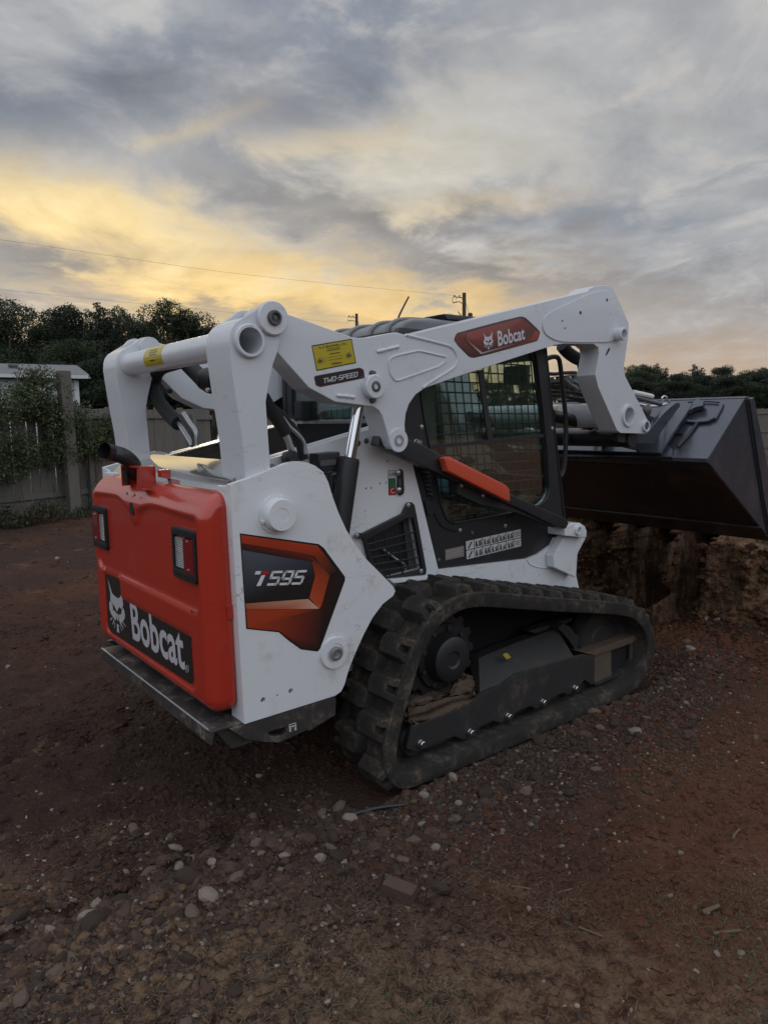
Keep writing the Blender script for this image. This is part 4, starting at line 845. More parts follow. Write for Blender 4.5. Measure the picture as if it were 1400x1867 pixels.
# vent box: frame, wire grid, what is behind
fr_o = PY('2', [(788, 497), (800, 484), (828, 488), (1062, 372), (1082, 330), (1093, 308), (1112, 306), (1126, 322), (1140, 392), (1196, 700), (1192, 728), (975, 764), (945, 742), (868, 664), (838, 545), (826, 512), (800, 518)], -.50)
fr_i = PY('2', [(846, 525), (1078, 402), (1118, 398), (1172, 690), (1165, 700), (976, 744), (885, 672)], -.50)
vf = part(MB().prism(fr_o, -.503, -.525, holes=[fr_i]), 'vent_frame', 'plastic', PNR, bevel=.003)
mb = MB()
for a, b in (((850, 562), (1150, 480)), ((858, 600), (1155, 530)), ((868, 640), (1162, 580)), ((878, 680), (1168, 632)), ((930, 714), (1172, 675)), ((905, 480), (930, 735)), ((965, 448), (1000, 745)), ((1030, 412), (1075, 725))):
    A, B = on_y(*cp('2', *a), -.515), on_y(*cp('2', *b), -.515); mb.tube([(A[0], -.515, A[1]), (B[0], -.515, B[1])], .0042, 6)
part(mb, 'vent_wire', 'plastic', PNR)
A = PY('2', [(945, 580), (1010, 630), (1060, 662), (1076, 680), (1076, 720)], -.46)
part(MB().prism(VENT, -.462, -.458), 'vent_back', 'plastic', PNR)
part(MB().tube(curve_pts([(p[0], -.478, p[1]) for p in A], 4), .006, 8), 'prop_rod', 'steel', PNR)
A = PY('2', [(1075, 400), (1125, 400), (1178, 690), (1115, 712)], -.47); part(MB().prism(A, -.470, -.464), 'vent_duct', 'inner', PNR)
for q in ((806, 502), (1108, 326), (1182, 712)):
    c = on_y(*cp('2', *q), -.525); bolt('vent_bolt', (c[0], -.525, c[1]), .009, .006, PNR)
# hitch instruction label and the slotted lock beside it
D = y_decal(-.50); K = lambda L: PY('K', L, -.50)
D.poly(K([(568, 150), (688, 145), (692, 532), (580, 537)]), INK); D.poly(K([(574, 156), (684, 151), (686, 268), (578, 273)]), (.55, .56, .54))
D.poly(K([(579, 276), (687, 270), (690, 398), (583, 404)]), (.025, .14, .065)); D.poly(K([(583, 408), (690, 402), (692, 528), (586, 533)]), (.38, .03, .03))
for L in ([(585, 200), (630, 195), (640, 225), (590, 238)], [(638, 188), (675, 186), (678, 222), (645, 226)]):
    D.poly(K(L), (.05, .07, .05)); D.poly(K([(L[0][0]+8, L[0][1]+8), (L[1][0]-7, L[1][1]+8), (L[2][0]-8, L[2][1]-8), (L[3][0]+8, L[3][1]-8)]), (.5, .52, .5))
for i in range(7):
    a0, a1 = R(20+i*38), R(58+i*38); L = [(635+38*math.cos(a)*k, 465+42*math.sin(a)*k) for a, k in ((a0, 1), (a1, 1), (a1, .72), (a0, .72))]; D.poly(K(L), (.62, .5, .48))
D.build('lock_label', PNR)
A = K([(705, 200), (712, 150), (745, 125), (780, 150), (790, 210), (802, 450), (792, 510), (745, 540), (712, 515), (700, 450)])
lk = part(MB().prism(A, -.50, -.512), 'lock_slot', 'plastic', PNR, bevel=.003)
for q in ((735, 188), (742, 455)):
    c = on_y(*cp('K', *q), -.512); bolt('lock_bolt', (c[0], -.512, c[1]), .011, .007, PNR, 'steel')
A = K([(705, 275), (735, 272), (738, 385), (712, 388)]); part(MB().prism(A, -.512, -.515), 'lock_plate', 'gunmetal', PNR)

# -- front lug and gusset
LUG = PY('5', [(904, 1392), (903, 1360), (912, 1335), (940, 1322), (985, 1322), (1010, 1340), (1020, 1365), (1018, 1402)], -.60)
for sy in (-1, 1):
    lg = part(MB().prism(LUG, sy*.60, sy*.44), 'front_lug', 'white', bevel=.006)
    c = on_y(*cp('5', 970, 1360), -.60); disc_pin('lug_ring', (c[0], sy*.60, c[1]), [(0, .028), (.012, .028), (.014, .024), (.014, .018), (-.01, .016)], lg, axis=(0, sy, 0), seg=20)
    G = PY('5', [(904, 1394), (1018, 1404), (968, 1498), (965, 1612), (850, 1560), (845, 1500)], -.56)
    part(MB().prism(G, sy*.555, sy*.503), 'gusset', 'white', lg, bevel=.004)
# -- belly skirt and rear bumper
SK = PY('2', [(60, 1640), (148, 1616), (680, 1450), (688, 1470), (682, 1558), (530, 1652), (515, 1648), (352, 1722), (250, 1716), (150, 1700)], -.69)
HX = PY('2', [(285, 1665), (300, 1655), (395, 1628), (393, 1660), (372, 1678), (310, 1682)], -.69)
for sy in (-1, 1):
    k = part(MB().prism(SK, sy*.69, sy*.665, holes=[HX]), 'belly_skirt', 'bumper', bevel=.004)
    if sy < 0:
        D = y_decal(-.69); D.poly(PY('2', [(408, 1612), (450, 1600), (454, 1645), (412, 1657)], -.69), (.50, .50, .50)); D.poly(PY('2', [(413, 1616), (446, 1606), (447, 1612), (414, 1622)], -.69), INK)
        for L in ([(420, 1628), (428, 1626), (432, 1650), (424, 1652)], [(434, 1624), (442, 1622), (438, 1648), (432, 1650)]): D.poly(PY('2', L, -.69), INK)
        D.build('tie_down_label', k)
bl, br = on_x(184.5, 1178.9, -.69), on_x(382.8, 1337, -.69); zb = (bl[1]+br[1])/2
mb = MB().prism([(-.69, zb), (-.69, zb-.055), (-.68, zb-.055), (-.67, zb-.012), (-.48, zb-.012), (-.48, zb)], br[0], bl[0])
bp = part(mb, 'bumper', 'bumper', bevel=.004)
part(MB().tube([(-.689, br[0]+.01, zb+.0005), (-.689, bl[0]-.01, zb+.0005)], .0042, 8), 'worn_edge', 'zinc', bp)
part(MB().prism([(-.66, zb-.014), (-.50, zb-.014), (-.50, zb-.10), (-.60, zb-.10)], -.660, .58), 'bumper_beam', 'bumper', bp)

# -- tailgate cover: one moulded shell with rounded edges and recesses
XT = -.672
ky, kz = on_x(*cp('1', 376, 365), XT)
def tail_cover():
    y0, y1, z0, z1 = -.660, .625, .495, 1.300
    def sd_round(y, z, a0, a1, b0, b1, r):
        qy = np.abs(y-(a0+a1)/2)-(a1-a0)/2+r; qz = np.abs(z-(b0+b1)/2)-(b1-b0)/2+r
        return np.hypot(np.maximum(qy, 0), np.maximum(qz, 0))+np.minimum(np.maximum(qy, qz), 0)-r
    n, m = 150, 110; t = np.linspace(-1, 1, n); s = np.linspace(-1, 1, m)
    # denser near the edges
    ty = np.sign(t)*(1-(1-np.abs(t))**1.7); tz = np.sign(s)*(1-(1-np.abs(s))**1.7)
    Y, Zg = np.meshgrid((y0+y1)/2+ty*(y1-y0)/2, (z0+z1)/2+tz*(z1-z0)/2, indexing='ij')
    # pull the square grid into a rounded rectangle
    rr = .055
    for cy, cz, sy_, sz_ in ((y0+rr, z0+rr, -1, -1), (y1-rr, z0+rr, 1, -1), (y0+rr, z1-rr, -1, 1), (y1-rr, z1-rr, 1, 1)):
        k = ((Y-cy)*sy_ > 0) & ((Zg-cz)*sz_ > 0); dy, dz = np.where(k, (Y-cy)*sy_, 1), np.where(k, (Zg-cz)*sz_, 1)
        mx = np.maximum(dy, dz); f = np.where(k, mx/np.hypot(dy, dz), 1); Y = np.where(k, cy+(Y-cy)*f, Y); Zg = np.where(k, cz+(Zg-cz)*f, Zg)
    d = np.maximum(-sd_round(Y, Zg, y0, y1, z0, z1, rr), 0)
    X = np.full_like(Y, XT)
    re = .050; e = np.clip(d/re, 0, 1); X += re*.85*(1-np.sqrt(np.clip(1-(1-e)**2, 0, 1)))
    sm = lambda v, a, b: (lambda q: q*q*(3-2*q))(np.clip((v-a)/(b-a), 0, 1))
    # upper rim dips round the key hole; the field below the rim is pressed in
    rim = 1.215-.055*np.exp(-((Y-ky)/.13)**2)+.01*np.cos((Y-.1)*4)
    fld = sm(-sd_round(Y, Zg, -.595, .565, .860, 1.9, .05), -.006, .012)*sm(rim-Zg, -.012, .014)
    X += .014*fld
    kh = np.hypot((Y-ky)/.060, np.where(Zg < kz, (Zg-kz)/.065, (Zg-kz)/.20)); X -= .010*fld*sm(1.25-kh, 0, .5)
    # upper brow leans forward
    X += .05*sm(Zg, 1.20, 1.31)
    # badge recess
    lg = sm(-np.minimum(sd_round(Y, Zg, -.535, .505, .548, .765, .05), sd_round(Y, Zg, .26, .505, .548, .862, .05)), -.006, .012); X += .009*lg*(Zg < .9)
    X += .010*sm(.56-Zg, 0, .07)
    V = np.stack([X, Y, Zg], -1); idx = np.arange(n*m).reshape(n, m)
    Fq = np.stack([idx[:-1, :-1], idx[:-1, 1:], idx[1:, 1:], idx[1:, :-1]], -1).reshape(-1, 4)
    ring = np.concatenate([idx[:, 0], idx[-1, 1:], idx[-2::-1, -1], idx[0, -2:0:-1]])
    Vr = V.reshape(-1, 3); out = [Vr]; base = len(Vr); k = len(ring); prev = ring; faces = [Fq]
    for xf, sc in ((-.575, 1.0), (-.570, .985)):
        P = Vr[ring].copy(); P[:, 0] = xf
        # notch in the right-hand edge
        P[:, 1] = (P[:, 1]-(-.02))*sc-.02; P[:, 2] = (P[:, 2]-.9)*sc+.9; out.append(P); cur = base+np.arange(k)
        faces.append(np.stack([prev, cur, np.roll(cur, -1), np.roll(prev, -1)], -1)); prev = cur; base += k
    me = np_mesh('tailgate', np.concatenate(out), np.concatenate(faces), M['red'], True)
    bm = bmesh.new(); bm.from_mesh(me); bmesh.ops.recalc_face_normals(bm, faces=bm.faces[:]); bm.to_mesh(me); bm.free(); me.set_sharp_from_angle(angle=R(50))
    return link(bpy.data.objects.new('tailgate', me), LOADER)
TG = tail_cover()
part(MB().prism(rounded([(-.63, .52), (.60, .52), (.60, 1.26), (-.63, 1.26)], .04), -.600, -.565, 'x'), 'tailgate_liner', 'plastic', TG)
# edge notch block, key hole, rivets
part(MB().box((-.585, -.661, .872), (.026, .012, .052)), 'edge_notch', M['red'], TG, bevel=.003)
part(MB().lathe((XT+.002, ky, kz), (-1, 0, 0), [(0, .027), (.004, .026)], 20), 'key_hole', 'plastic', TG)
for q in ((343, 270), (390, 278)):
    y, z = on_x(*cp('1', *q), XT); part(MB().lathe((XT+.004, y, z), (-1, 0, 0), [(0, .007), (.003, .006), (.005, .003)], 10), 'rivet', 'gunmetal', TG)
for q in ((748, 1000),):
    y, z = on_x(*cp('1', *q), XT); part(MB().lathe((XT-.0005, y, z), (-1, 0, 0), [(0, .006), (.001, .006)], 10), 'hole', 'plastic', TG)
# badge
D = x_decal(XT+.008); BG = lambda L: PX('D', L, XT+.008)
D.poly(rounded(BG([(62, 20), (315, 130), (345, 165), (395, 285), (430, 325), (1150, 680), (1215, 740), (1232, 800), (1280, 1480), (1262, 1525), (1225, 1515), (180, 835), (130, 775)]), .014, 3), (.020, .019, .018))
D.cat(BG([(104, 96), (352, 226), (390, 870), (150, 770)]), (.50, .50, .53))
B = text_geo('Bobcat', .022)
D.geo(B, BG([(420, 395), (1128, 770), (1172, 1352), (468, 925)]), (.52, .52, .56))
for i in range(16):
    a0, a1 = 2*math.pi*i/16, 2*math.pi*(i+1)/16; D.poly(BG([(1197+25*k*math.cos(a), 1320+52*k*math.sin(a)) for a, k in ((a0, 1), (a1, 1), (a1, .84), (a0, .84))]), (.45, .45, .48)); D.k -= 1
D.geo(text_geo('R', .02), BG([(1184, 1282), (1208, 1298), (1211, 1356), (1187, 1342)]), (.45, .45, .48))
D.build('badge', TG)
# tail lights
def tail_light(q, flip):
    P = PX('1', q, XT-.002); y = sorted(p[0] for p in P); z = sorted(p[1] for p in P)
    ya, yb, za, zb = (y[0]+y[1])/2, (y[2]+y[3])/2, (z[0]+z[1])/2, (z[2]+z[3])/2
    f = part(MB().prism(rounded([(ya, za), (yb, za), (yb, zb), (ya, zb)], .018), XT+.02, XT-.003, 'x', holes=[rounded([(ya+.014, za+.034), (yb-.014, za+.034), (yb-.014, zb-.028), (ya+.014, zb-.028)], .01)]), 'tail_light', 'plastic', bevel=.003)
    part(MB().box((XT+.020, (ya+yb)/2, (za+zb)/2), (.004, yb-ya-.03, zb-za-.03)), 'back_plate', 'plastic', f)
    a, b = ya+.017, yb-.017; m = (a+b)/2; c = (m+.002, b) if not flip else (a, m-.002); r = (a, m-.002) if not flip else (m+.002, b)
    mb = MB().box((XT+.012, (c[0]+c[1])/2, (za+zb)/2), (.012, c[1]-c[0], zb-za-.075)); n = 16
    for i in range(n): mb.tube([(XT+.005, c[0]+.002, za+.04+(zb-za-.08)*(i+.5)/n), (XT+.005, c[1]-.002, za+.04+(zb-za-.08)*(i+.5)/n)], (zb-za-.08)/n*.46, 6)
    part(mb, 'clear_lens', 'clear', f)
    mb = MB().box((XT+.006, (r[0]+r[1])/2, (za+zb)/2), (.022, r[1]-r[0], zb-za-.062)); part(mb, 'red_lens', 'redlens', f, bevel=.004)
    for z0 in (za+.008, za+.016, za+.024, zb-.008, zb-.016, zb-.023): part(MB().box((XT-.004, m, z0), (.004, yb-ya-.02, .003)), 'rib', 'plastic', f)
    for z0 in (za+.045, zb-.042): bolt('lens_screw', (XT-.005, (r[0]+r[1])/2, z0), .004, .003, f, 'steel', (-1, 0, 0))
tail_light([(620, 475), (757, 505), (778, 832), (632, 787)], False)
tail_light([(118, 340), (202, 355), (218, 618), (146, 600)], True)
# latch bracket on top of the cover
def pxat(n, x, y, X): p = on_x(*cp(n, x, y), X); return p
a = pxat('1', 342, 95, -.64); b = pxat('1', 462, 88, -.64); base = pxat('1', 345, 195, -.64)
yl, yr, zt, zbm = a[0], b[0], a[1], 1.275
lt = part(MB().prism([(-.665, zbm), (-.665, zt), (-.60, zt), (-.60, zbm)], yl, yl-.008).prism([(-.665, zbm), (-.665, zt), (-.60, zt), (-.60, zbm)], yr, yr+.008).box((-.6325, (yl+yr)/2, zt), (.065, yl-yr, .008))
          .box((-.605, (yl+yr)/2, (zt+zbm)/2), (.006, yl-yr, zt-zbm)), 'latch_bracket', M['red'], bevel=.002)
part(MB().prism([(-.672, zbm), (-.667, zt-.005), (-.663, zt-.005), (-.666, zbm)], yr-.012, yr+.030), 'latch_strap', M['red'], lt, bevel=.001)
part(MB().box((-.655, yr-.01, zbm+.003), (.03, .12, .006)), 'latch_foot', M['red'], lt, bevel=.002)
part(MB().prism([(-.60, zt-.01), (-.56, zt-.01), (-.56, zt-.05), (-.60, zt-.04)], yr-.02, yr-.06), 'latch_hook', M['red'], lt, bevel=.002)
part(MB().tube([(-.65, yl-.03, zbm+.01), (-.655, yl-.035, zt-.02)], .012, 8), 'latch_spring', 'plastic', lt)

# -- engine hood: glossy rear slope, louvred top with slats
h0 = (-.585, 1.290); h1 = (-.36, 1.388); h2 = (.33, 1.538); W2 = .455
hd = part(MB().prism([h0, (-.545, 1.330), (-.50, 1.352), h1, (h1[0]+.02, h1[1]-.01), (h1[0], h1[1]-.06), (h0[0], h0[1]-.03)], -.60, .60), 'rear_hood', 'gloss')
hs = (h2[1]-h1[1])/(h2[0]-h1[0]); ang = math.atan(hs)
for sy in (-1, 1):
    part(MB().prism([(h1[0], h1[1]), (h2[0], h2[1]), (h2[0], h2[1]-.05), (h1[0], h1[1]-.05)], sy*W2, sy*(W2-.05)), 'hood_rail', 'whiteshade', hd)
    part(MB().prism([(h1[0], h1[1]-.012), (h2[0], h2[1]-.012), (h2[0], h2[1]-.10), (h1[0], h1[1]-.10)], sy*.467, sy*(W2+.001)), 'hood_side', 'plastic', hd)
part(MB().prism([(h1[0]+.02, h1[1]-.03), (h2[0], h2[1]-.03), (h2[0], h2[1]-.05), (h1[0]+.02, h1[1]-.05)], -.40, .40), 'louvre_bed', 'slat', hd)
part(MB().prism([(h2[0]-.02, h2[1]+.004), (h2[0]+.02, h2[1]+.012), (h2[0]+.02, h2[1]-.05), (h2[0]-.02, h2[1]-.05)], -.45, .45), 'louvre_end', 'gloss', hd)
slm = MB().prism([(-.002, -.020), (-.004, .001), (.000, .0015), (.003, -.020)], -.403, .403).mesh('slat'); slm.materials.append(M['slat'])
ns = 38
for i in range(ns):
    t = (i+.7)/ns; link(bpy.data.objects.new('slat', slm), hd).location = (h1[0]+(h2[0]-h1[0])*t, 0, h1[1]+(h2[1]-h1[1])*t-.004)

# -- rear links (uprights), cross tube
LO = PY('3', [(893, 330), (905, 285), (930, 248), (990, 208), (1058, 166), (1082, 142), (1108, 128), (1140, 123), (1178, 132), (1208, 152), (1232, 190), (1241, 240), (1235, 290), (1205, 440), (1178, 515), (1150, 640), (1130, 765), (1160, 1205), (1164, 1280), (1004, 1300), (1000, 1262), (975, 1000), (920, 640), (890, 400)], -.68)
RS = PY('3', [(893, 330), (905, 285), (930, 248), (990, 208), (1060, 215), (1140, 300), (1145, 480), (1130, 560), (1130, 765), (1160, 1205), (1164, 1280), (1004, 1300), (1000, 1262), (975, 1000), (920, 640), (890, 400)], -.68)
tc = on_y(*cp('3', 1017, 365), -.68); pc = on_y(495.3, 580.7, -.68)
rl = []
for sy in (-1, 1):
    a, b = sorted((sy*.68, sy*.664)); hole = circ(tc[0], tc[1], .046, 24)
    mb = MB().prism(LO, sy*.68, sy*.664, holes=[hole]).prism(LO, sy*.512, sy*.496).prism(RS, sy*.6655, sy*.5105, holes=[hole])
    k = part(mb, 'rear_link', 'whiteshade', bevel=.010, seg=3); rl.append(k)
    disc_pin('tube_collar', (tc[0], sy*.68, tc[1]), [(0, .058), (.014, .058), (.018, .054), (.018, .045), (-.15, .0445)], k, 'whiteshade', axis=(0, sy, 0), seg=32, open_=True)
    disc_pin('link_pin', (pc[0], sy*.68, pc[1]), [(0, .060), (.014, .060), (.018, .056), (.018, .03)], k, 'whiteshade', axis=(0, sy, 0), seg=32)
    disc_pin('pin_nut', (pc[0], sy*.69, pc[1]), [(0, .027), (.016, .027), (.022, .024), (.022, .017), (.012, .016), (.012, .009), (.016, .008)], k, 'gunmetal', axis=(0, sy, 0), seg=18)
    disc_pin('link_pin', (pc[0], sy*.496, pc[1]), [(0, .050), (.016, .048), (.016, .03)], k, 'whiteshade', axis=(0, -sy, 0), seg=28)
ct = part(MB().lathe((tc[0], -.503, tc[1]), (0, 1, 0), [(0, .052), (1.006, .052)], 32), 'cross_tube', 'whiteshade')
# warning label wrapped on the tube
ya = on_x(*cp('3', 405, 470), tc[0])[0]; yb = on_x(*cp('3', 525, 450), tc[0])[0]
D = Decal(lambda p: (tc[0]-.0525*math.cos(p[1]), p[0], tc[1]+.0525*math.sin(p[1])), (0, 0, 0))
for i in range(8):
    a0, a1 = R(-40+i*15), R(-25+i*15); D.poly([(ya, a0), (yb, a0), (yb, a1), (ya, a1)], YEL)
def lines(D, mk, n, col):
    for i in range(n): D.poly(mk(i), col)
D.to3 = lambda p: (tc[0]-.0532*math.cos(p[1]), p[0], tc[1]+.0532*math.sin(p[1]))
for i, (s, e) in enumerate(((.3, .7), (.28, .74), (.33, .7), (.35, .62))):
    a0 = R(38-i*12-(14 if i == 3 else 0)); D.poly([(ya+(yb-ya)*s, a0), (ya+(yb-ya)*e, a0), (ya+(yb-ya)*e, a0-R(5)), (ya+(yb-ya)*s, a0-R(5))], (.05, .04, .01))
D.build('warning_label', ct)

# -- lift arms
ya_o, ya_i = .655, .535
ARM = PY('4', [(-30, 215), (-20, 165), (20, 135), (60, 140), (125, 180), (600, 350), (640, 354), (690, 352), (870, 318), (900, 318), (945, 331)], -.655) + \
      PY('5', [(60, 325), (1022, 90), (1032, 76), (1062, 62), (1130, 57), (1150, 66), (1166, 86), (1243, 262), (1240, 330), (1215, 500), (1225, 545), (1346, 782), (1349, 812), (1340, 835), (1320, 848), (1200, 845), (1180, 830), (1080, 600), (1065, 535), (1085, 425), (1080, 390), (1055, 371), (900, 370), (850, 376), (330, 545), (160, 605), (110, 640), (75, 690), (58, 740), (52, 800)], -.655) + \
      PY('4', [(957, 1040), (948, 1078), (930, 1098), (905, 1106), (880, 1098), (862, 1078), (835, 1000), (800, 880), (778, 842), (740, 815), (640, 802), (480, 782), (330, 700), (308, 688), (90, 445), (20, 330), (-25, 260)], -.655)
for sy in (-1, 1):
    TILT = on_y(*cp('5', 1237, 752), -.655)
    arm = part(MB().prism(ARM, sy*ya_o, sy*ya_i, holes=[circ(*TILT, .046, 24)]), 'lift_arm', 'whiteshade', bevel=.008, seg=3)
    # pressed reinforcement plates: raised panel with rounded nose, and front knuckle plate
    P4 = lambda L: PY('4', L, -.655); P5 = lambda L: PY('5', L, -.655)
    nose = P4([(955, 334), (1210, 398), (1265, 420), (1290, 455), (1300, 490), (1290, 530), (1260, 565), (1115, 655), (1070, 690)])
    part(MB().tube(curve_pts([(x, sy*.6555, z) for x, z in nose], 4), .006, 6), 'plate_edge', 'whiteshade', arm)
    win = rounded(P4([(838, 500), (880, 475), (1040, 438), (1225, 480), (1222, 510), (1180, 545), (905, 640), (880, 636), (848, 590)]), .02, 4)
    wi = [Vector((x, 0, z)) for x, z in win]; part(MB().tube([(x, sy*.6555, z) for x, z in win]+[(win[0][0], sy*.6555, win[0][1])], .0052, 6, cap=False), 'pressed_outline', 'whiteshade', arm)
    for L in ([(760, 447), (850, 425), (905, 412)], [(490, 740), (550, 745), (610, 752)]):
        pts = [(x, sy*.656, z) for x, z in P4(L)]; part(MB().tube(curve_pts(pts, 4), [.005+.004*abs(math.sin(i)) for i in range(9)], 8), 'pressed_rib', 'whiteshade', arm)
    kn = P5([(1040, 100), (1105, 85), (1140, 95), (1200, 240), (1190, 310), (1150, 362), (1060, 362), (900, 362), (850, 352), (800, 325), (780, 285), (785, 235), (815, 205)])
    part(MB().prism(smooth_loop(kn, 2), sy*.655, sy*.661), 'knuckle_plate', 'whiteshade', arm, bevel=.002)
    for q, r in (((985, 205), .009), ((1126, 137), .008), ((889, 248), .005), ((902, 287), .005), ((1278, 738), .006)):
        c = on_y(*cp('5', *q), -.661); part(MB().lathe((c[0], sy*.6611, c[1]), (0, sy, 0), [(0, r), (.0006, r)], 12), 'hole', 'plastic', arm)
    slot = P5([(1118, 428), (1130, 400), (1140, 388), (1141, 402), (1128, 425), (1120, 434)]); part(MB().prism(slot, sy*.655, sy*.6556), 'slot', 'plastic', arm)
    c = on_y(*cp('5', 1173, 322), -.655); disc_pin('cross_pin', (c[0], sy*.655, c[1]), [(0, .034), (.05, .034), (.053, .031), (.053, .024), (.01, .022)], arm, 'whiteshade', axis=(0, sy, 0), seg=24, open_=True)
    c = on_y(*cp('5', 1237, 752), -.655); disc_pin('tilt_ring', (c[0], sy*.655, c[1]), [(0, .062), (.012, .060), (.012, .046), (-.10, .044)], arm, 'whiteshade', axis=(0, sy, 0), seg=28, open_=True); TILT = c
    c = on_y(*cp('5', 1326, 808), -.655); disc_pin('bucket_pin', (c[0], sy*.655, c[1]), [(0, .032), (.016, .032), (.016, .024), (.008, .022)], arm, 'whiteshade', axis=(0, sy, 0), seg=22); disc_pin('pin_end', (c[0], sy*.663, c[1]), [(0, .021), (.004, .021)], arm, 'gunmetal', axis=(0, sy, 0))
    c = on_y(*cp('4', 903, 1042), -.655); disc_pin('lower_pin', (c[0], sy*.655, c[1]), [(0, .050), (.008, .048), (.008, .028)], arm, 'whiteshade', axis=(0, sy, 0), seg=28); disc_pin('lower_pin_end', (c[0], sy*.66, c[1]), [(0, .024), (.006, .024), (.006, .014), (.002, .012)], arm, 'zinc', axis=(0, sy, 0))
    LPX = c
    c = on_y(*cp('4', 722, 683), -.655); cyl_top = c
    disc_pin('cylinder_boss', (c[0], sy*.655, c[1]), [(0, .048), (.03, .048), (.034, .044), (.034, .025)], arm, 'whiteshade', axis=(0, sy, 0), seg=28)
    disc_pin('cylinder_pin', (c[0], sy*.685, c[1]), [(0, .022), (.006, .022), (.008, .012), (.003, .010)], arm, 'gunmetal', axis=(0, sy, 0))
    for dz in (-.053, .053): bolt('boss_bolt', (c[0]+.004, sy*.655, c[1]+dz), .010, .018, arm, 'gunmetal', (0, sy, 0))
    # underside and dirt shadow plate of the lower limb
    if sy < 0: ARMR = arm
    else: ARML = arm
J = lambda L: PY('J', L, -.655)
D = y_decal(-.655); D.poly(J([(192, 322), (980, 188), (1070, 668), (290, 825)]), (.035, .032, .008)); D.poly(J([(210, 345), (968, 210), (1050, 650), (305, 800)]), YEL)
D.geo(text_geo('R. S. BRASWELL CO.', .02), J([(338, 345), (872, 262), (880, 305), (345, 390)]), (.03, .026, .01))
for w, q in enumerate(([(490, 385), (740, 345), (742, 362), (492, 402)], [(485, 420), (760, 372), (762, 392), (488, 440)], [(540, 478), (742, 446), (745, 470), (545, 500)], [(490, 558), (806, 508), (808, 516), (492, 568)], [(525, 606), (796, 562), (798, 574), (528, 618)])):
    # too small to read in the photograph: dashes the length of the words
    V, Fc = [], []; x = 0.0; r_ = random.Random(w)
    while x < .97:
        ww = r_.uniform(.06, .16); k = len(V); V += [(x, .1), (min(1, x+ww), .1), (min(1, x+ww), .9), (x, .9)]; Fc.append((k, k+1, k+2, k+3)); x += ww+.03
    D.geo((V, Fc), J(q), (.06, .05, .012))
D.geo(text_geo('Bobcat', .02), J([(630, 650), (765, 628), (772, 672), (636, 694)]), (.03, .026, .01)); D.cat(J([(570, 658), (618, 650), (622, 700), (575, 708)]), (.03, .026, .01))
for (x, y) in ((350, 620), (910, 510)):   # two little machine drawings
    D.poly(J([(x-35, y-10), (x-5, y-55), (x+25, y-60), (x+30, y-10), (x+60, y+20), (x+40, y+30), (x-30, y+42)]), (.10, .07, .05)); D.poly(J([(x-15, y-20), (x, y-48), (x+18, y-48), (x+15, y-15)]), (.40, .34, .30))
D.poly(J([(395, 560), (432, 552), (455, 600), (448, 640), (436, 615), (430, 570)]), (.30, .22, .03))
D.build('dealer_sticker', ARMR)
D = y_decal(-.655); D.poly(J([(240, 945), (275, 915), (1140, 755), (1215, 795), (1242, 945), (1225, 965), (365, 1142), (275, 1105)]), (.16, .012, .03)); D.poly(J([(262, 950), (282, 930), (1125, 772), (1195, 810), (1215, 940), (1190, 958), (370, 1122), (300, 1090)]), INK)
D.geo(stroke_geo('TWO-SPEED', .17, .12), J([(425, 965), (1105, 832), (1100, 935), (430, 1068)]), (.62, .62, .63)); D.build('two_speed_decal', ARMR)
I = lambda L: PY('I', L, -.655)
D = y_decal(-.655); D.poly(smooth_loop(I([(50, 480), (85, 380), (130, 355), (960, 135), (1040, 133), (1085, 160), (1275, 340), (1275, 370), (1245, 470), (1215, 490), (360, 722), (290, 715), (250, 690)]), 1), (.045, .012, .012))
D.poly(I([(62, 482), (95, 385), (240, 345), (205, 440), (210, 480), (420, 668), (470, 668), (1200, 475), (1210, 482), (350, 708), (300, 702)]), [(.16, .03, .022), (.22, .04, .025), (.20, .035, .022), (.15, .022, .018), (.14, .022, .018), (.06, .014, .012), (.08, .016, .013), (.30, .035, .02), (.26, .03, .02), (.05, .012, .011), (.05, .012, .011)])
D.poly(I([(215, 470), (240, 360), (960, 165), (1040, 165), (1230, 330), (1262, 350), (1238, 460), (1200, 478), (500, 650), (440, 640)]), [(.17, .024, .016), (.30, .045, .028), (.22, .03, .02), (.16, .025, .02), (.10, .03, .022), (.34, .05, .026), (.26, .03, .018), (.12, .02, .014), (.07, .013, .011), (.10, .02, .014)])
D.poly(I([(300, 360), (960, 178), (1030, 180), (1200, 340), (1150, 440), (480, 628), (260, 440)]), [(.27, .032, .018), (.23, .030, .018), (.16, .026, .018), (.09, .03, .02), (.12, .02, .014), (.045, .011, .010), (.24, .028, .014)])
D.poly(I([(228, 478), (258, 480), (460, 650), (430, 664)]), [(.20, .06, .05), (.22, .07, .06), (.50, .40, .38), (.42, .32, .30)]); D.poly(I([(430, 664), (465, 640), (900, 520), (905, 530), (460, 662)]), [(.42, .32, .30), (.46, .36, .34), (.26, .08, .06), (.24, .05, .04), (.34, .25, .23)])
D.cat(I([(446, 365), (606, 335), (618, 580), (462, 605)]), (.55, .56, .60)); D.geo(B, I([(660, 340), (1040, 275), (1056, 458), (676, 560)]), (.55, .56, .60)); D.build('brand_decal', ARMR)
# arm cross tube at the front with a yellow label, gusset of the knee
fx, fz = on_x(*cp('E', 480, 690), 1.86)
ft = part(MB().lathe((1.86, -.54, fz), (0, 1, 0), [(0, .072), (1.08, .072)], 28), 'front_cross_tube', 'whiteshade')
D = Decal(lambda p: (1.86-.0727*math.cos(p[1]), p[0], fz+.0727*math.sin(p[1])), (0, 0, 0)); yl = on_x(*cp('E', 185, 700), 1.86)[0]; yr = on_x(*cp('E', 285, 700), 1.86)[0]
for i in range(8): D.poly([(yl, R(-42+i*12)), (yr, R(-42+i*12)), (yr, R(-30+i*12)), (yl, R(-30+i*12))], YEL)
D.build('warning_label', ft)

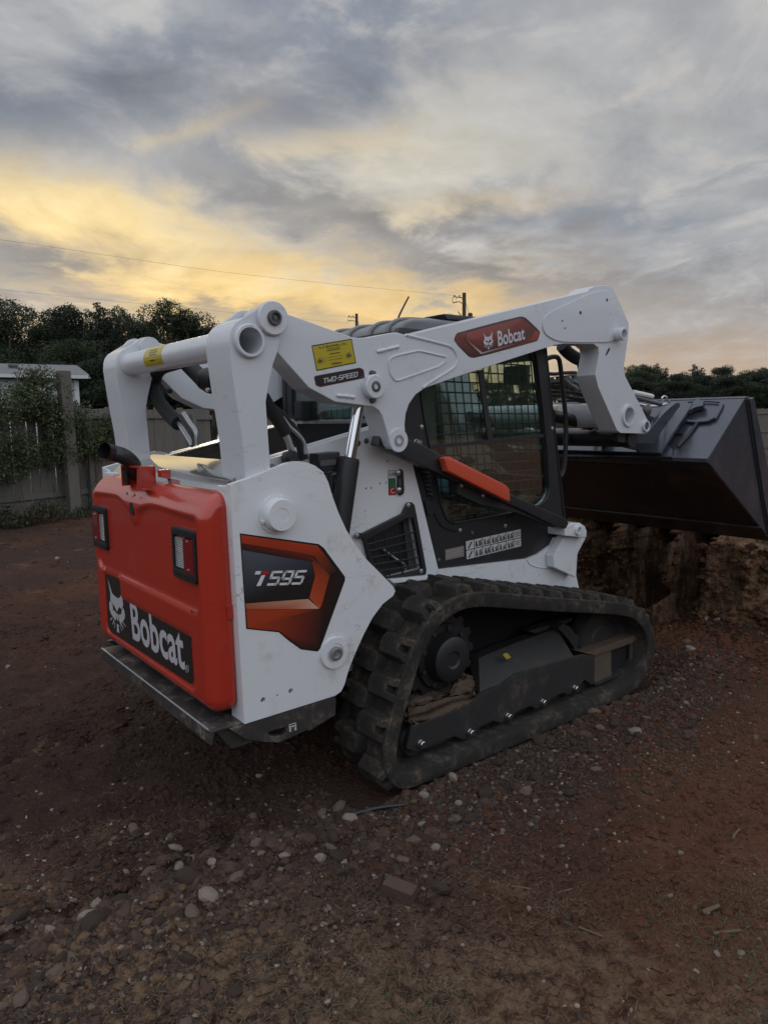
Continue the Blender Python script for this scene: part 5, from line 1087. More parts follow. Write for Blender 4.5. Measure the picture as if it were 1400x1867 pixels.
# -- lift cylinders
for sy in (-1, 1):
    yc = .595
    a = on_y(649, 742, -yc); b = on_y(636, 838, -yc); c = on_y(618, 968, -yc); dv = Vector((b[0]-cyl_top[0], 0, b[1]-cyl_top[1]))
    top = (cyl_top[0], sy*yc, cyl_top[1]); mid = (b[0], sy*yc, b[1]); low = (c[0]-.06, sy*yc, c[1]-.30)
    cy = part(MB().tube([mid, low], .045, 24), 'lift_cylinder', 'black', bevel=.004)
    part(MB().tube([top, (mid[0], mid[1], mid[2]-.02)], .0235, 20), 'piston_rod', 'chrome', cy)
    part(MB().tube([(mid[0]+.002, mid[1], mid[2]-.002), (mid[0]+.004, mid[1], mid[2]+.006)], .04, 24), 'gland', 'plastic', cy)
    if sy < 0:
        e = on_y(*cp('B', 1120, 720), -.575); f = on_y(*cp('B', 1060, 715), -.55)
        part(MB().tube(curve_pts([(e[0]+.03, -.59, e[1]), (e[0], -.575, e[1]), (f[0], -.56, f[1]-.01), (f[0]-.005, -.555, f[1]-.08)], 5), .014, 10), 'port_elbow', 'black', cy)
# coupler block with fittings
blk = PY('B', [(948, 556), (1125, 540), (1128, 560), (1118, 690), (1000, 700), (955, 655)], -.56)
cb = part(MB().prism(blk, -.57, -.505), 'coupler_block', 'plastic', bevel=.004)
part(MB().prism(PY('B', [(975, 612), (1100, 600), (1100, 645), (975, 655)], -.57), -.57, -.576), 'coupler_insert', 'inner', cb)
for i in range(4):
    a = on_y(*cp('B', 1030+i*18, 715), -.545); b = on_y(*cp('B', 1055+i*14, 860), -.545)
    part(MB().tube(curve_pts([(a[0], -.545+.008*i, a[1]), ((a[0]+b[0])/2-.01*(i % 2), -.535, (a[1]+b[1])/2), (b[0], -.545, b[1])], 6), .0085, 8), 'fitting', 'zinc' if i % 2 else 'gunmetal', cb)

# -- diagonal control link with its orange grip
for sy in (-1, 1):
    CL = PY('H', [(428, 980), (470, 800), (560, 780), (700, 760), (900, 880)], -.60) + PY('A', [(60, 800), (215, 895), (780, 1212), (1270, 1428), (1292, 1466), (1270, 1510), (1200, 1500), (860, 1335), (500, 1190), (320, 1105), (120, 1012), (0, 958)], -.60) + PY('H', [(960, 1222), (560, 1032)], -.60)
    cl = part(MB().prism(CL, sy*.60, sy*.545), 'control_link', 'black', bevel=.005)
    lo = PY('A', [(330, 1112), (860, 1338), (1190, 1496), (1150, 1500), (860, 1378), (520, 1300), (330, 1212)], -.575)
    part(MB().prism(lo, sy*.585, sy*.53), 'link_shade_strip', 'plastic', cl)  # dark strip put in for the black shade under the link bar
    gp = PY('A', [(212, 912), (262, 897), (735, 1135), (768, 1168), (778, 1282), (745, 1272), (245, 1022)], -.63)
    part(MB().prism(gp, sy*.645, sy*.602), 'grip', 'orange', cl, bevel=.008)
    for q in ((378, 1142), (562, 1228)):
        c = on_y(*cp('A', *q), -.585); bolt('link_bolt', (c[0], sy*.585, c[1]), .009, .006, cl, 'zinc', (0, sy, 0))
    c = on_y(*cp('H', 570, 900), -.53); disc_pin('link_pin', (c[0], sy*.48, c[1]), [(0, .045), (.05, .045), (.055, .04)], cl, 'white', axis=(0, sy, 0))
    bolt('stud', (*[on_y(*cp('H', 1050, 935), -.50)[0], sy*.49, on_y(*cp('H', 1050, 935), -.50)[1]],), .014, .03, cl, 'steel', (0, sy, 0))

# -- tracks: rubber belt, lugs, undercarriage
TRK = [(.10, .104), (.055, .125), (.026, .198), (.049, .315), (.100, .425), (.151, .561), (.203, .639), (.269, .705), (.37, .738), (.461, .740), (.586, .718), (.80, .668), (1.026, .618), (1.369, .546), (1.60, .496), (1.72, .445), (1.80, .37), (1.835, .29), (1.82, .21), (1.75, .145), (1.65, .110), (1.5, .100), (.8, .100)]
_p = smooth_loop(TRK, 3); _d = np.array(_p+[_p[0]]); _s = np.concatenate([[0], np.cumsum(np.hypot(*np.diff(_d, axis=0).T))]); TLEN = _s[-1]
def trk(s):
    s = s % TLEN; x, z = np.interp(s, _s, _d[:, 0]), np.interp(s, _s, _d[:, 1]); e = .03
    x2, z2 = np.interp((s+e) % TLEN, _s, _d[:, 0]), np.interp((s+e) % TLEN, _s, _d[:, 1]); x1, z1 = np.interp((s-e) % TLEN, _s, _d[:, 0]), np.interp((s-e) % TLEN, _s, _d[:, 1])
    t = Vector((x2-x1, 0, z2-z1)).normalized(); return Vector((x, 0, z)), t, Vector((t.z, 0, -t.x))*-1
def build_track(sy):
    n = 190; mid = sy*.68; prof = [(-.160, .004), (-.164, .016), (-.164, .064), (-.156, .070), (-.135, .066), (-.120, .046), (.120, .046), (.135, .066), (.156, .070), (.164, .064), (.164, .016), (.160, .004), (.150, 0), (.03, 0), (.02, -.02), (-.02, -.02), (-.03, 0), (-.150, 0)]
    c0 = Vector((.9, 0, .35)); V = []; k = len(prof); Fq = []
    for i in range(n):
        p, t, nn = trk(TLEN*i/n)
        if nn.dot(p-c0) < 0: nn = -nn
        for y, h in prof: V.append((p+nn*h+Vector((0, mid+y, 0)))[:])
    for i in range(n):
        for j in range(k): Fq.append((i*k+j, i*k+(j+1) % k, ((i+1) % n)*k+(j+1) % k, ((i+1) % n)*k+j))
    mb = MB(); mb.add(V, Fq); tr = part(mb, 'track_belt', 'rubber', angle=40)
    # one lug: a stout block with a notch in its outer end and sloping flanks
    def lug_mesh(o):   # o: -1 right-hand end outward, +1 left-hand; local x along travel, y across, z outwards
        mb = MB(); w = .161; L = .058
        top = [(-L+.012, o*.008), (-L+.012, o*(w-.016)), (-.017, o*(w-.012)), (-.012, o*(w-.050)), (.012, o*(w-.050)), (.017, o*(w-.012)), (L-.012, o*(w-.016)), (L-.012, o*.008), (.02, o*-.010), (-.02, o*-.010)]
        bot = [(-L, o*.0), (-L, o*w), (-.013, o*(w+.001)), (-.010, o*(w-.046)), (.010, o*(w-.046)), (.013, o*(w+.001)), (L, o*w), (L, o*.0), (.024, o*-.022), (-.024, o*-.022)]
        m = len(top); mb.v = [(x, y, .040) for x, y in bot]+[(x*.92, y, .098) for x, y in top]
        tri = tessellate_polygon([[Vector((*p, 0)) for p in top]]); mb.f = [tuple(i+m for i in t) for t in tri]+[(i, (i+1) % m, m+(i+1) % m, m+i) for i in range(m)]
        me = mb.mesh('lug', .006, 40, 2); me.materials.append(M['rubber']); return me
    lm = {o: lug_mesh(o) for o in (-1, 1)}; N = 27
    for i in range(N):
        for o in (-1, 1):
            p, t, nn = trk(TLEN*(i+.3+(.5 if o > 0 else 0))/N)
            if nn.dot(p-c0) < 0: nn = -nn
            ob = bpy.data.objects.new('lug', lm[o]); yv = nn.cross(t)
            if yv.y < 0: t = -t; yv = nn.cross(t)
            Mx = Matrix((t, yv, nn)).transposed().to_4x4(); Mx.translation = p+Vector((0, mid, 0)); link(ob, tr); ob.matrix_local = Mx
    return tr
for sy in (-1, 1):
    build_track(sy)
    s = lambda y: sy*abs(y)
    fr = PY('F', [(655, 1222), (705, 1226), (860, 1165), (1050, 1090), (1190, 1010), (1240, 962)], -.78) + PY('G', [(190, 742), (310, 655), (700, 542), (790, 520), (866, 528), (868, 728), (845, 735), (800, 700), (745, 770)], -.78)
    x1 = fr[-1][0]; fr += [(1.32, .152), (1.30, .140), (1.21, .138), (1.17, .158), (1.08, .155), (1.05, .132), (.96, .130), (.92, .156), (.81, .153), (.79, .128), (.71, .127), (.66, .154), (.56, .150), (.54, .122), (.46, .122), (.41, .152), (.28, .155), (.25, .150), (.18, .152), (.13, .180)]
    uf = part(MB().prism(fr, s(.78), s(.76)), 'track_frame', 'undercar', bevel=.004)
    # slanting top of the beam, its side and top shelf
    A = PY('G', [(60, 858), (185, 742), (310, 655), (720, 532)], -.775); Bt = PY('G', [(48, 545), (70, 535), (300, 440), (600, 335)], -.66)
    mb = MB(); V = [(x, s(.775), z) for x, z in A]+[(x, s(.66), z) for x, z in Bt]+[(x, s(.58), z-.01) for x, z in Bt]; mb.add(V, [(0, 1, 5, 4), (1, 2, 6, 5), (2, 3, 7, 6), (4, 5, 9, 8), (5, 6, 10, 9), (6, 7, 11, 10), (0, 4, 8), (3, 11, 7)])
    part(mb, 'beam_cover', 'undercar', uf, angle=20, fix=False)
    C = PY('G', [(610, 330), (690, 420), (740, 500), (850, 500), (880, 440), (800, 390), (740, 380), (700, 320), (650, 300)], -.70); part(MB().prism(C, s(.70), s(.60)), 'adjuster_guard', 'undercar', uf, bevel=.004)
    Dp = PY('G', [(380, 350), (640, 265), (690, 250), (700, 270), (640, 300), (430, 365)], -.62); part(MB().prism(Dp, s(.64), s(.58)), 'carrier_bracket', 'undercar', uf, bevel=.003)
    sh = PY('G', [(800, 510), (1165, 375), (1192, 398), (1130, 438), (870, 528)], -.77); part(MB().prism(sh, s(.775), s(.62)), 'front_shelf', 'mud', uf, bevel=.004)
    tp = PY('G', [(868, 530), (988, 490), (990, 672), (868, 726)], -.762); part(MB().prism(tp, s(.762), s(.756)), 'slide_plate', pmat('dusty_tan_plate', (.085, .066, .048), .85, var=.35, vs=14), uf, bevel=.002)
    bx = PY('G', [(990, 488), (1135, 438), (1135, 620), (990, 672)], -.74); part(MB().prism(bx, s(.74), s(.70)), 'idler_box', 'plastic', uf)
    lw = PY('G', [(865, 722), (1000, 665), (1140, 600), (1145, 622), (1000, 690), (870, 742)], -.765); part(MB().prism(lw, s(.77), s(.66)), 'front_rail', 'undercar', uf, bevel=.003)
    vt = PY('G', [(1126, 440), (1138, 436), (1138, 612), (1126, 618)], -.765); part(MB().prism(vt, s(.765), s(.75)), 'front_post', 'gunmetal', uf)
    # wheels
    for i, (bx_, bz_) in enumerate(((.206, .182), (.50, .146), (.751, .152), (1.004, .155), (1.258, .163))):
        rw = part(MB().lathe((bx_, s(.745), .183), (0, -sy, 0), [(0, .045), (0, .066), (.01, .075), (.06, .075), (.065, .045), (.10, .045), (.105, .075), (.155, .075), (.16, .05)], 24), 'roller', 'undercar')
        bolt('roller_bolt', (bx_, s(.78), bz_), .0155, .020, uf, 'steel', (0, sy, 0))
    part(MB().lathe((1.60, s(.71), .318), (0, -sy, 0), [(0, .05), (0, .09), (.012, .10), (.012, .17), (0, .185), (-.004, .205), (.02, .212), (.07, .212), (.07, .18), (.055, .165), (.055, .1), (.07, .08)], 40), 'front_idler', 'undercar')
    part(MB().lathe((.17, s(.73), .235), (0, -sy, 0), [(0, .04), (0, .10), (.01, .118), (.07, .118), (.08, .06), (.12, .06), (.13, .118), (.18, .118), (.19, .05)], 28), 'rear_idler', 'undercar')
    # sprocket with teeth and final drive
    mb = MB(); tooth = []
    for i in range(15):
        a = 2*math.pi*i/15
        for da, r in ((-.13, .180), (-.07, .203), (.07, .203), (.13, .180)): tooth.append((.40+r*math.cos(a+da), .505+r*math.sin(a+da)))
    sp = part(MB().prism(tooth, s(.70), s(.67)), 'sprocket', 'plastic', bevel=.004)
    part(MB().lathe((.40, s(.70), .505), (0, sy, 0), [(0, .15), (.02, .145), (.02, .115), (.04, .105), (.075, .10), (.085, .085), (.085, .04), (.078, .03)], 32), 'final_drive', 'plastic', sp)
    for i in range(9): bolt('hub_bolt', (.40+.13*math.cos(i*.698), s(.72), .505+.13*math.sin(i*.698)), .011, .012, sp, 'undercar', (0, sy, 0))
    mud = PY('F', [(612, 1165), (640, 1085), (700, 1060), (860, 1000), (980, 955), (1060, 850), (1090, 795), (1150, 808), (1185, 870), (1192, 940), (1180, 1012), (1050, 1092), (860, 1168), (700, 1224)], -.775)
    mm = MB().prism(mud, s(.773), s(.60)).mesh('packed_mud', .02, 60, 3)
    bm = bmesh.new(); bm.from_mesh(mm); bmesh.ops.triangulate(bm, faces=bm.faces[:]); bmesh.ops.subdivide_edges(bm, edges=bm.edges[:], cuts=2, use_grid_fill=True)
    for v in bm.verts: v.co += Vector((rnd.uniform(-.012, .012), rnd.uniform(-.004, .002), rnd.uniform(-.012, .012)))
    bm.to_mesh(mm); bm.free(); mm.materials.append(M['mud']); link(bpy.data.objects.new('packed_mud', mm), uf)
    part(MB().prism([(.10, .12), (1.76, .12), (1.80, .30), (1.70, .44), (1.35, .53), (.46, .71), (.26, .68), (.12, .42)], s(.535), s(.515)), 'black_backing', 'slat', uf)  # black sheet added to keep the inside of the track loop dark
D = y_decal(-.70)
# yellow paint mark on the beam
m0 = PY('G', [(208, 518), (240, 505), (265, 535), (235, 550)], -.715); part(MB().prism([m0[0], ((m0[0][0]*.6+m0[1][0]*.4), (m0[0][1]*.6+m0[1][1]*.4)+.004), m0[1], m0[2], m0[3]], -.726, -.722), 'paint_mark', pmat('yellow_mark', (.40, .32, .03), .7), LOADER)

# -- cab
CAB = [(.33, 1.90), (.36, 1.945), (1.33, 1.945), (1.362, 1.89), (1.552, .975), (1.53, .92), (1.43, .845), (1.22, .80), (.60, .815), (.56, .86), (.43, 1.36), (.33, 1.50)]
GL = PY('A', [(22, 300), (58, 560), (108, 820), (172, 1130), (198, 1300), (245, 1430), (310, 1470), (860, 1366), (1050, 1312), (1105, 1255), (1128, 1175), (1112, 900), (1070, 500), (1022, 100), (1002, -30)], -.485)
zt = 1.895; GL = [(x, min(z, zt)) for x, z in GL]+[(GL[0][0]+.03, zt)]; GL[0] = (GL[0][0], GL[0][1])
GL = rounded(GL, .03, 3)
cab = part(MB().prism([(.60, .80), (1.50, .80), (1.50, .86), (.60, .86)], -.44, .44), 'cab', 'inner')
for sy in (-1, 1):
    df = part(MB().prism(CAB, sy*.485, sy*.452, holes=[GL]), 'cab_side', 'black', bevel=.003)
    gi = [(x+( .94-x)*.004, z) for x, z in GL]; part(MB().prism(gi, sy*.470, sy*.464), 'side_glass', 'glass', df)
    # rubber seal round the glass
    part(MB().tube([(x, sy*.4865, z) for x, z in GL]+[(GL[0][0], sy*.4865, GL[0][1])], .006, 6, cap=False), 'window_seal', 'plastic', df)
    # sliding window bars
    P = lambda L: PY('A', L, -.476)
    part(MB().prism(P([(512, 165), (552, 160), (640, 760), (600, 765)]), sy*.482, sy*.473), 'window_bar', 'plastic', df)
    part(MB().prism(P([(110, 800), (640, 752), (1100, 700), (1104, 728), (640, 784), (112, 830)]), sy*.483, sy*.4735), 'window_bar', 'plastic', df)
    # steel wire guard inside the glass
    mb = MB(); a0, a1 = .50, 1.36
    for i in range(17):
        x = .50+i*.052; mb.tube([(x, sy*.440, 1.895), (x+.145, sy*.440, .88)], .0038, 5)
    for i in range(21):
        z = .87+i*.050; mb.tube([(.44, sy*.442, z+.003), (1.50 - .21*(z-.95)/.93 - .02, sy*.442, z-.003)], .0038, 5)
    part(mb, 'wire_guard', 'plastic', df)
    if sy < 0:
        for n_, q in (('5', (140, 812)), ('5', (834, 820)), ('5', (345, 1362)), ('5', (408, 1376)), ('5', (585, 1338)), ('5', (232, 1520))):
            c = on_y(*cp(n_, *q), -.485); bolt('door_bolt', (c[0], -.485, c[1]), .009, .006, df, 'zinc' if q[0] not in (408, 232) else 'gunmetal')
        # corrugated boot and trim down the rear of the door
        for i in range(7):
            a = on_y(*cp('A', 22+i*11, 985+i*38), -.487); b = on_y(*cp('A', 88+i*6, 995+i*36), -.487)
            part(MB().tube([(a[0], -.49, a[1]), ((a[0]+b[0])/2, -.50, (a[1]+b[1])/2-.006), (b[0], -.49, b[1])], .008, 8), 'boot_rib', 'plastic', df)
        tr = PY('A', [(130, 1255), (150, 1375), (185, 1450), (230, 1500), (330, 1530)], -.487); part(MB().tube(curve_pts([(x, -.487, z) for x, z in tr], 5), .006, 6), 'door_trim', 'plastic', df)
        bx = PY('A', [(60, 1280), (130, 1270), (150, 1380), (85, 1400)], -.487); part(MB().prism(bx, -.485, -.495), 'door_latch', 'plastic', df, bevel=.003)
        # pictogram label
        D = y_decal(-.485); P5d = lambda L: PY('5', L, -.485); Q = P5d([(373, 1419), (667, 1353), (670, 1447), (378, 1519)])
        D.poly(Q, INK); um = lambda x, y: D.quad_map(Q, [(x, y)])[0]
        cell = lambda x0, x1, y0, y1, col: D.poly([um(x0, y0), um(x1, y0), um(x1, y1), um(x0, y1)], col)
        for r_ in range(2):
            for c_ in range(7):
                x0, x1 = c_/7+.006, (c_+1)/7-.004; y0, y1 = r_/2+.02, (r_+1)/2-.02; D.k = 3; cell(x0, x1, y0, y1, (.52, .53, .54)); g = random.Random(r_*7+c_)
                w = x1-x0; h = y1-y0; px = lambda a, b: um(x0+a*w, y0+b*h); D.k = 5
                if c_ == 0: D.poly([px(.2, .15), px(.35, .12), px(.8, .8), px(.65, .85)], INK); continue
                if c_ == 6:
                    for k_ in range(3): D.poly([px(.15, .22+.22*k_), px(.85, .22+.22*k_), px(.85, .32+.22*k_), px(.15, .32+.22*k_)], (.2, .2, .2))
                    continue
                # little worker and machine
                fx_ = g.uniform(.2, .35); D.poly([px(fx_-.06, .68), px(fx_+.06, .68), px(fx_+.06, .82), px(fx_-.06, .82)], INK); D.poly([px(fx_-.1, .4), px(fx_+.1, .4), px(fx_+.08, .66), px(fx_-.08, .66)], INK)
                D.poly([px(fx_-.12, .12), px(fx_-.03, .12), px(fx_+.02, .42), px(fx_-.08, .42)], INK); D.poly([px(fx_+.06, .12), px(fx_+.15, .12), px(fx_+.08, .42), px(fx_-.01, .42)], INK)
                hh = g.uniform(.3, .5); D.poly([px(.5, .15), px(.9, .15), px(.92, hh), px(.75, hh+.2), px(.55, hh)], (.12, .12, .12)); D.poly([px(.55, hh+.1), px(.95, hh+.32), px(.93, hh+.38), px(.53, hh+.2)], INK)
        D.build('pictogram_label', df)
        D = y_decal(-.485); D.poly(P5d([(267, 1465), (366, 1443), (366, 1500), (268, 1522)]), (.24, .22, .20))
        for k_ in range(3): D.poly(P5d([(275, 1474+k_*13), (355, 1456+k_*13), (355, 1460+k_*13), (275, 1478+k_*13)]), (.34, .32, .30))
        D.build('rating_plate', df)
    # grab handle at the front pillar
    if sy < 0:
        H = PY('E', [(120, 175), (165, 158), (205, 152), (235, 165), (250, 205), (265, 320), (285, 520), (303, 700), (305, 880), (300, 1060), (285, 1180), (262, 1240), (240, 1230)], -.43)
        part(MB().tube(curve_pts([(x, -.43, z) for x, z in H], 4), .013, 10), 'grab_handle', 'plastic')
# rear, front and floor of the cab
rw = part(MB().prism([(-.452, 1.40), (.452, 1.40), (.452, 1.93), (-.452, 1.93)], .335, .36, 'x', holes=[rounded([(-.40, 1.545), (.40, 1.545), (.40, 1.885), (-.40, 1.885)], .05)]), 'cab_rear', 'black')
part(MB().prism([(-.41, 1.53), (.41, 1.53), (.41, 1.89), (-.41, 1.89)], .345, .350, 'x'), 'rear_glass', 'glass', rw)
mb = MB()
for i in range(16): mb.tube([(.372, -.39+i*.052, 1.54), (.372, -.39+i*.052, 1.89)], .0038, 5)
for i in range(7): mb.tube([(.374, -.40, 1.56+i*.052), (.374, .40, 1.56+i*.052)], .0038, 5)
part(mb, 'rear_wire_guard', 'plastic', rw)
part(MB().box((.325, .28, 1.60), (.06, .07, .10)), 'wiper_motor', 'plastic', rw, bevel=.01)
def slant(y0, y1, x0, z0, x1, z1, t=.03): return MB().prism([(x0, z0), (x1, z1), (x1-t, z1), (x0-t, z0)], y0, y1)
ff = part(slant(-.485, -.40, 1.360, 1.93, 1.552, .95).prism([(1.360, 1.93), (1.552, .95), (1.522, .95), (1.33, 1.93)], .40, .485).prism([(1.362, 1.94), (1.38, 1.85), (1.34, 1.85), (1.322, 1.94)], -.40, .40).prism([(1.50, 1.22), (1.552, .95), (1.52, .95), (1.47, 1.22)], -.40, .40), 'cab_front', 'black', bevel=.004)
part(slant(-.40, .40, 1.372, 1.85, 1.497, 1.22, .006), 'front_glass', 'glass', ff)
part(MB().tube([(1.39, -.05, 1.84), (1.47, .12, 1.40)], .006, 6), 'wiper_arm', 'plastic', ff)
part(MB().prism([(.40, 1.0), (.60, .86), (.60, 1.30), (.42, 1.40)], -.44, .44), 'seat_box', 'inner', cab)
st = part(MB().box((.80, 0, 1.16), (.44, .46, .12)), 'seat', 'seat', cab, bevel=.04, seg=3)
part(MB().prism(rounded([(.52, 1.18), (.62, 1.18), (.56, 1.62), (.50, 1.66), (.46, 1.62)], .05), -.24, .24), 'seat_back', 'seat', cab, bevel=.03, seg=3)
part(MB().prism(rounded([(.47, 1.64), (.55, 1.64), (.52, 1.80), (.45, 1.80)], .03), -.14, .14), 'headrest', 'inner', cab, bevel=.02)
part(MB().prism(rounded([(.45, 1.30), (.62, 1.30), (.58, 1.92), (.40, 1.92)], .03), -.451, -.36), 'rear_pillar', 'inner', cab, bevel=.01)
part(MB().prism(rounded([(.45, 1.30), (.62, 1.30), (.58, 1.92), (.40, 1.92)], .03), .451, .36), 'rear_pillar', 'inner', cab, bevel=.01)
lb = [on_y(*cp('A', *q), -.28) for q in ((265, 360), (300, 560), (335, 760), (360, 890), (440, 895))]
part(MB().tube(curve_pts([(x, -.28, z) for x, z in lb], 4), .008, 8), 'lap_bar', 'steel', cab)
for q in ((430, 935), (612, 1030)):
    c = on_y(*cp('A', *q), -.33); k = part(MB().lathe((c[0], -.33, c[1]-.02), (-.15, 0, 1), [(0, .02), (.01, .042), (.03, .045), (.042, .03)], 16), 'joystick', 'plastic', cab)
    part(MB().tube([(c[0], -.33, c[1]-.01), (c[0]-.02, -.33, c[1]-.16)], .016, 8), 'joystick_boot', 'plastic', k)
part(MB().box((.95, -.37, 1.08), (.55, .12, .10)), 'armrest', 'inner', cab, bevel=.02); part(MB().box((.95, .37, 1.08), (.55, .12, .10)), 'armrest', 'inner', cab, bevel=.02)
for y_ in (-.41, .41): part(MB().prism(rounded([(.62, .84), (1.40, .84), (1.40, 1.12), (1.10, 1.16), (.62, 1.20)], .04), y_-.012, y_+.012), 'side_console', 'inner', cab)
part(MB().box((1.36, -.28, 1.78), (.05, .16, .10)), 'display_panel', 'inner', cab, bevel=.01)
# roof with pressed ribs
RF = [(.38, 1.90), (.36, 1.925), (.37, 1.955), (.40, 1.978), (.45, 1.993), (.55, 2.000), (1.33, 2.01), (1.39, 1.995), (1.40, 1.965), (1.385, 1.93)]
rf = part(MB().prism(RF, -.475, .475), 'cab_roof', 'roof', bevel=.03, seg=4)
for y in (-.40, -.27, -.10, .07, .24, .38):
    part(MB().tube(curve_pts([(.37, y, 1.905), (.358, y, 1.928), (.366, y, 1.957), (.397, y, 1.981), (.45, y, 1.996), (.56, y, 2.003), (.75, y, 2.005)], 4), .010, 8), 'roof_rib', 'roof', rf)
part(MB().prism([(.66, 2.004), (.64, 2.028), (1.36, 2.040), (1.34, 2.014)], -.47, .47), 'roof_plate', 'black', rf, bevel=.004)
part(MB().lathe((.90, -.38, 2.030), (0, 0, 1), [(0, .012), (.03, .012), (.034, .006)], 10), 'roof_stud', 'black', rf)
a = on_y(718, 606, -.30); b = on_y(728, 575, -.30); c = on_y(745, 541, -.30)
part(MB().tube(curve_pts([(a[0], -.30, a[1]-.03), (a[0], -.30, a[1]), (b[0], -.30, b[1]), (c[0], -.30, c[1])], 6), .006, 8, r1=.004), 'antenna', pmat('antenna_rubber', (.05, .015, .015), .6), LOADER)

# -- hoses, exhaust, hydraulics
def hose(name, pts, r, mat='hose', parent=LOADER, n=7, seg=12): return part(MB().tube(curve_pts(pts, n), r, seg), name, mat, parent)
h3 = lambda L, X: [(X, *on_x(*cp('3', *q), X)) for q in L]
hA = hose('hose_sleeve', h3([(560, 500), (440, 545), (402, 620), (408, 700), (445, 780), (520, 870), (560, 905)], -.36), .034)
for i, (dx, dy) in enumerate(((0, 0), (26, -20), (48, -44))):
    hose('hose_fitting', h3([(545+dx, 880+dy), (590+dx, 950+dy), (625+dx, 1005+dy), (650+dx*.6, 1050)], -.36), .010, 'zinc' if i != 1 else 'plastic', hA, 6, 8)
hose('hose_clip', h3([(455, 660), (480, 690), (505, 695)], -.36), .012, 'plastic', hA, 4, 6)
hB = hose('hose_sleeve', h3([(590, 490), (640, 540), (700, 600), (735, 640)], -.30), .036)
y, z = on_x(*cp('3', 745, 610), -.28)
mo = part(MB().lathe((-.29, y, z), (.55, -.75, -.35), [(-.03, .03), (0, .052), (.03, .058), (.05, .056), (.055, .03)], 20), 'swivel_flange', 'plastic', hB)
for q in ((715, 600), (793, 598), (752, 684)): c = h3([q], -.30)[0]; bolt('flange_bolt', c, .009, .012, hB, 'steel', (-.6, -.6, 0))
hB2 = lambda L, y: [(*(lambda p: (p[0], y, p[1]))(on_y(*cp('B', *q), y)),) for q in L]
hC = hose('hose_sleeve', hB2([(520, 100), (580, 200), (650, 300), (705, 400)], -.54), .026)
hose('hose_fitting', hB2([(690, 385), (720, 440), (745, 510), (775, 585)], -.54), .014, 'zinc', hC); hose('hose_fitting', hB2([(680, 265), (735, 340), (800, 400), (850, 470), (862, 560)], -.545), .008, 'zinc', hC)
hose('hose_sleeve', hB2([(600, 200), (700, 290), (775, 380), (820, 480), (850, 600)], -.525), .020)
part(MB().lathe((*(lambda p: (p[0], -.54, p[1]))(on_y(*cp('B', 735, 590), -.54)),), (0, -1, 0), [(-.02, .026), (.02, .03), (.03, .02)], 12), 'hose_union', 'plastic', hC)
hose('hose_fitting', hB2([(735, 285), (765, 300), (785, 330), (775, 360)], -.53), .006, 'zinc', hC)
ex = [on_x(*cp('3', *q), -.76+.04*i) for i, q in enumerate(((75, 1082), (130, 1098), (200, 1120), (255, 1165), (285, 1235)))]
E0 = [(-.76+.04*i, y, z) for i, (y, z) in enumerate(ex)]
pts = curve_pts(E0, 6); mb = MB().tube(pts, .034, 20, cap=False).tube(pts, .030, 20, cap=False)
ep = part(mb, 'exhaust_pipe', 'black', angle=60)
part(MB().box((-.565, .56, 1.30), (.07, .12, .02)), 'exhaust_bracket', 'white', ep, bevel=.003)
# hydraulics between arms and attachment
hE = lambda L, y: [(on_y(*cp('E', *q), y)[0], y, on_y(*cp('E', *q), y)[1]) for q in L]
hp = PY('E', [(100, 345), (460, 300), (470, 330), (440, 365), (100, 400)], -.25)
part(MB().prism(hp, -.28, -.26, holes=[circ(*on_y(*cp('E', x, 350-.06*(x-170)), -.25), .022, 14, .008) for x in (180, 250, 325, 405)]), 'hose_guard', 'gunmetal', LOADER, bevel=.002)
for i, L in enumerate(([(60, 400), (200, 390), (330, 380), (450, 400), (560, 520)], [(60, 430), (220, 425), (360, 430), (470, 445), (570, 560)], [(80, 470), (240, 470), (380, 480), (500, 510), (600, 600)], [(150, 500), (300, 515), (420, 535), (540, 530)],
                       [(240, 560), (380, 550), (470, 560), (580, 545)], [(60, 300), (200, 310), (300, 300), (420, 310), (520, 420)], [(280, 820), (420, 830), (520, 800), (700, 815)], [(300, 860), (430, 850), (560, 830), (740, 850)], [(330, 590), (480, 570), (590, 545)])):
    hose('hydraulic_hose', hE(L, -.30+.035*i), .0085+.003*(i % 2), 'hose')
for q in ((400, 400), (515, 515), (375, 435), (300, 385), (450, 370)):
    c = hE([q], -.34)[0]; part(MB().lathe(c, (.8, -.2, -.4), [(-.03, .016), (-.01, .022), (.01, .022), (.03, .016)], 8), 'hose_union', 'gunmetal')
hose('knuckle_hose', hE([(270, 50), (320, 110), (390, 160), (450, 190), (470, 250)], -.42), .035)
for y in (-.33, .33):   # tilt cylinders
    t_ = part(MB().tube([(1.60, y, 1.56), (1.98, y, 1.50)], .034, 18), 'tilt_cylinder', 'black', bevel=.003); part(MB().tube([(1.98, y, 1.50), (2.22, y, 1.46)], .02, 14), 'piston_rod', 'chrome', t_)

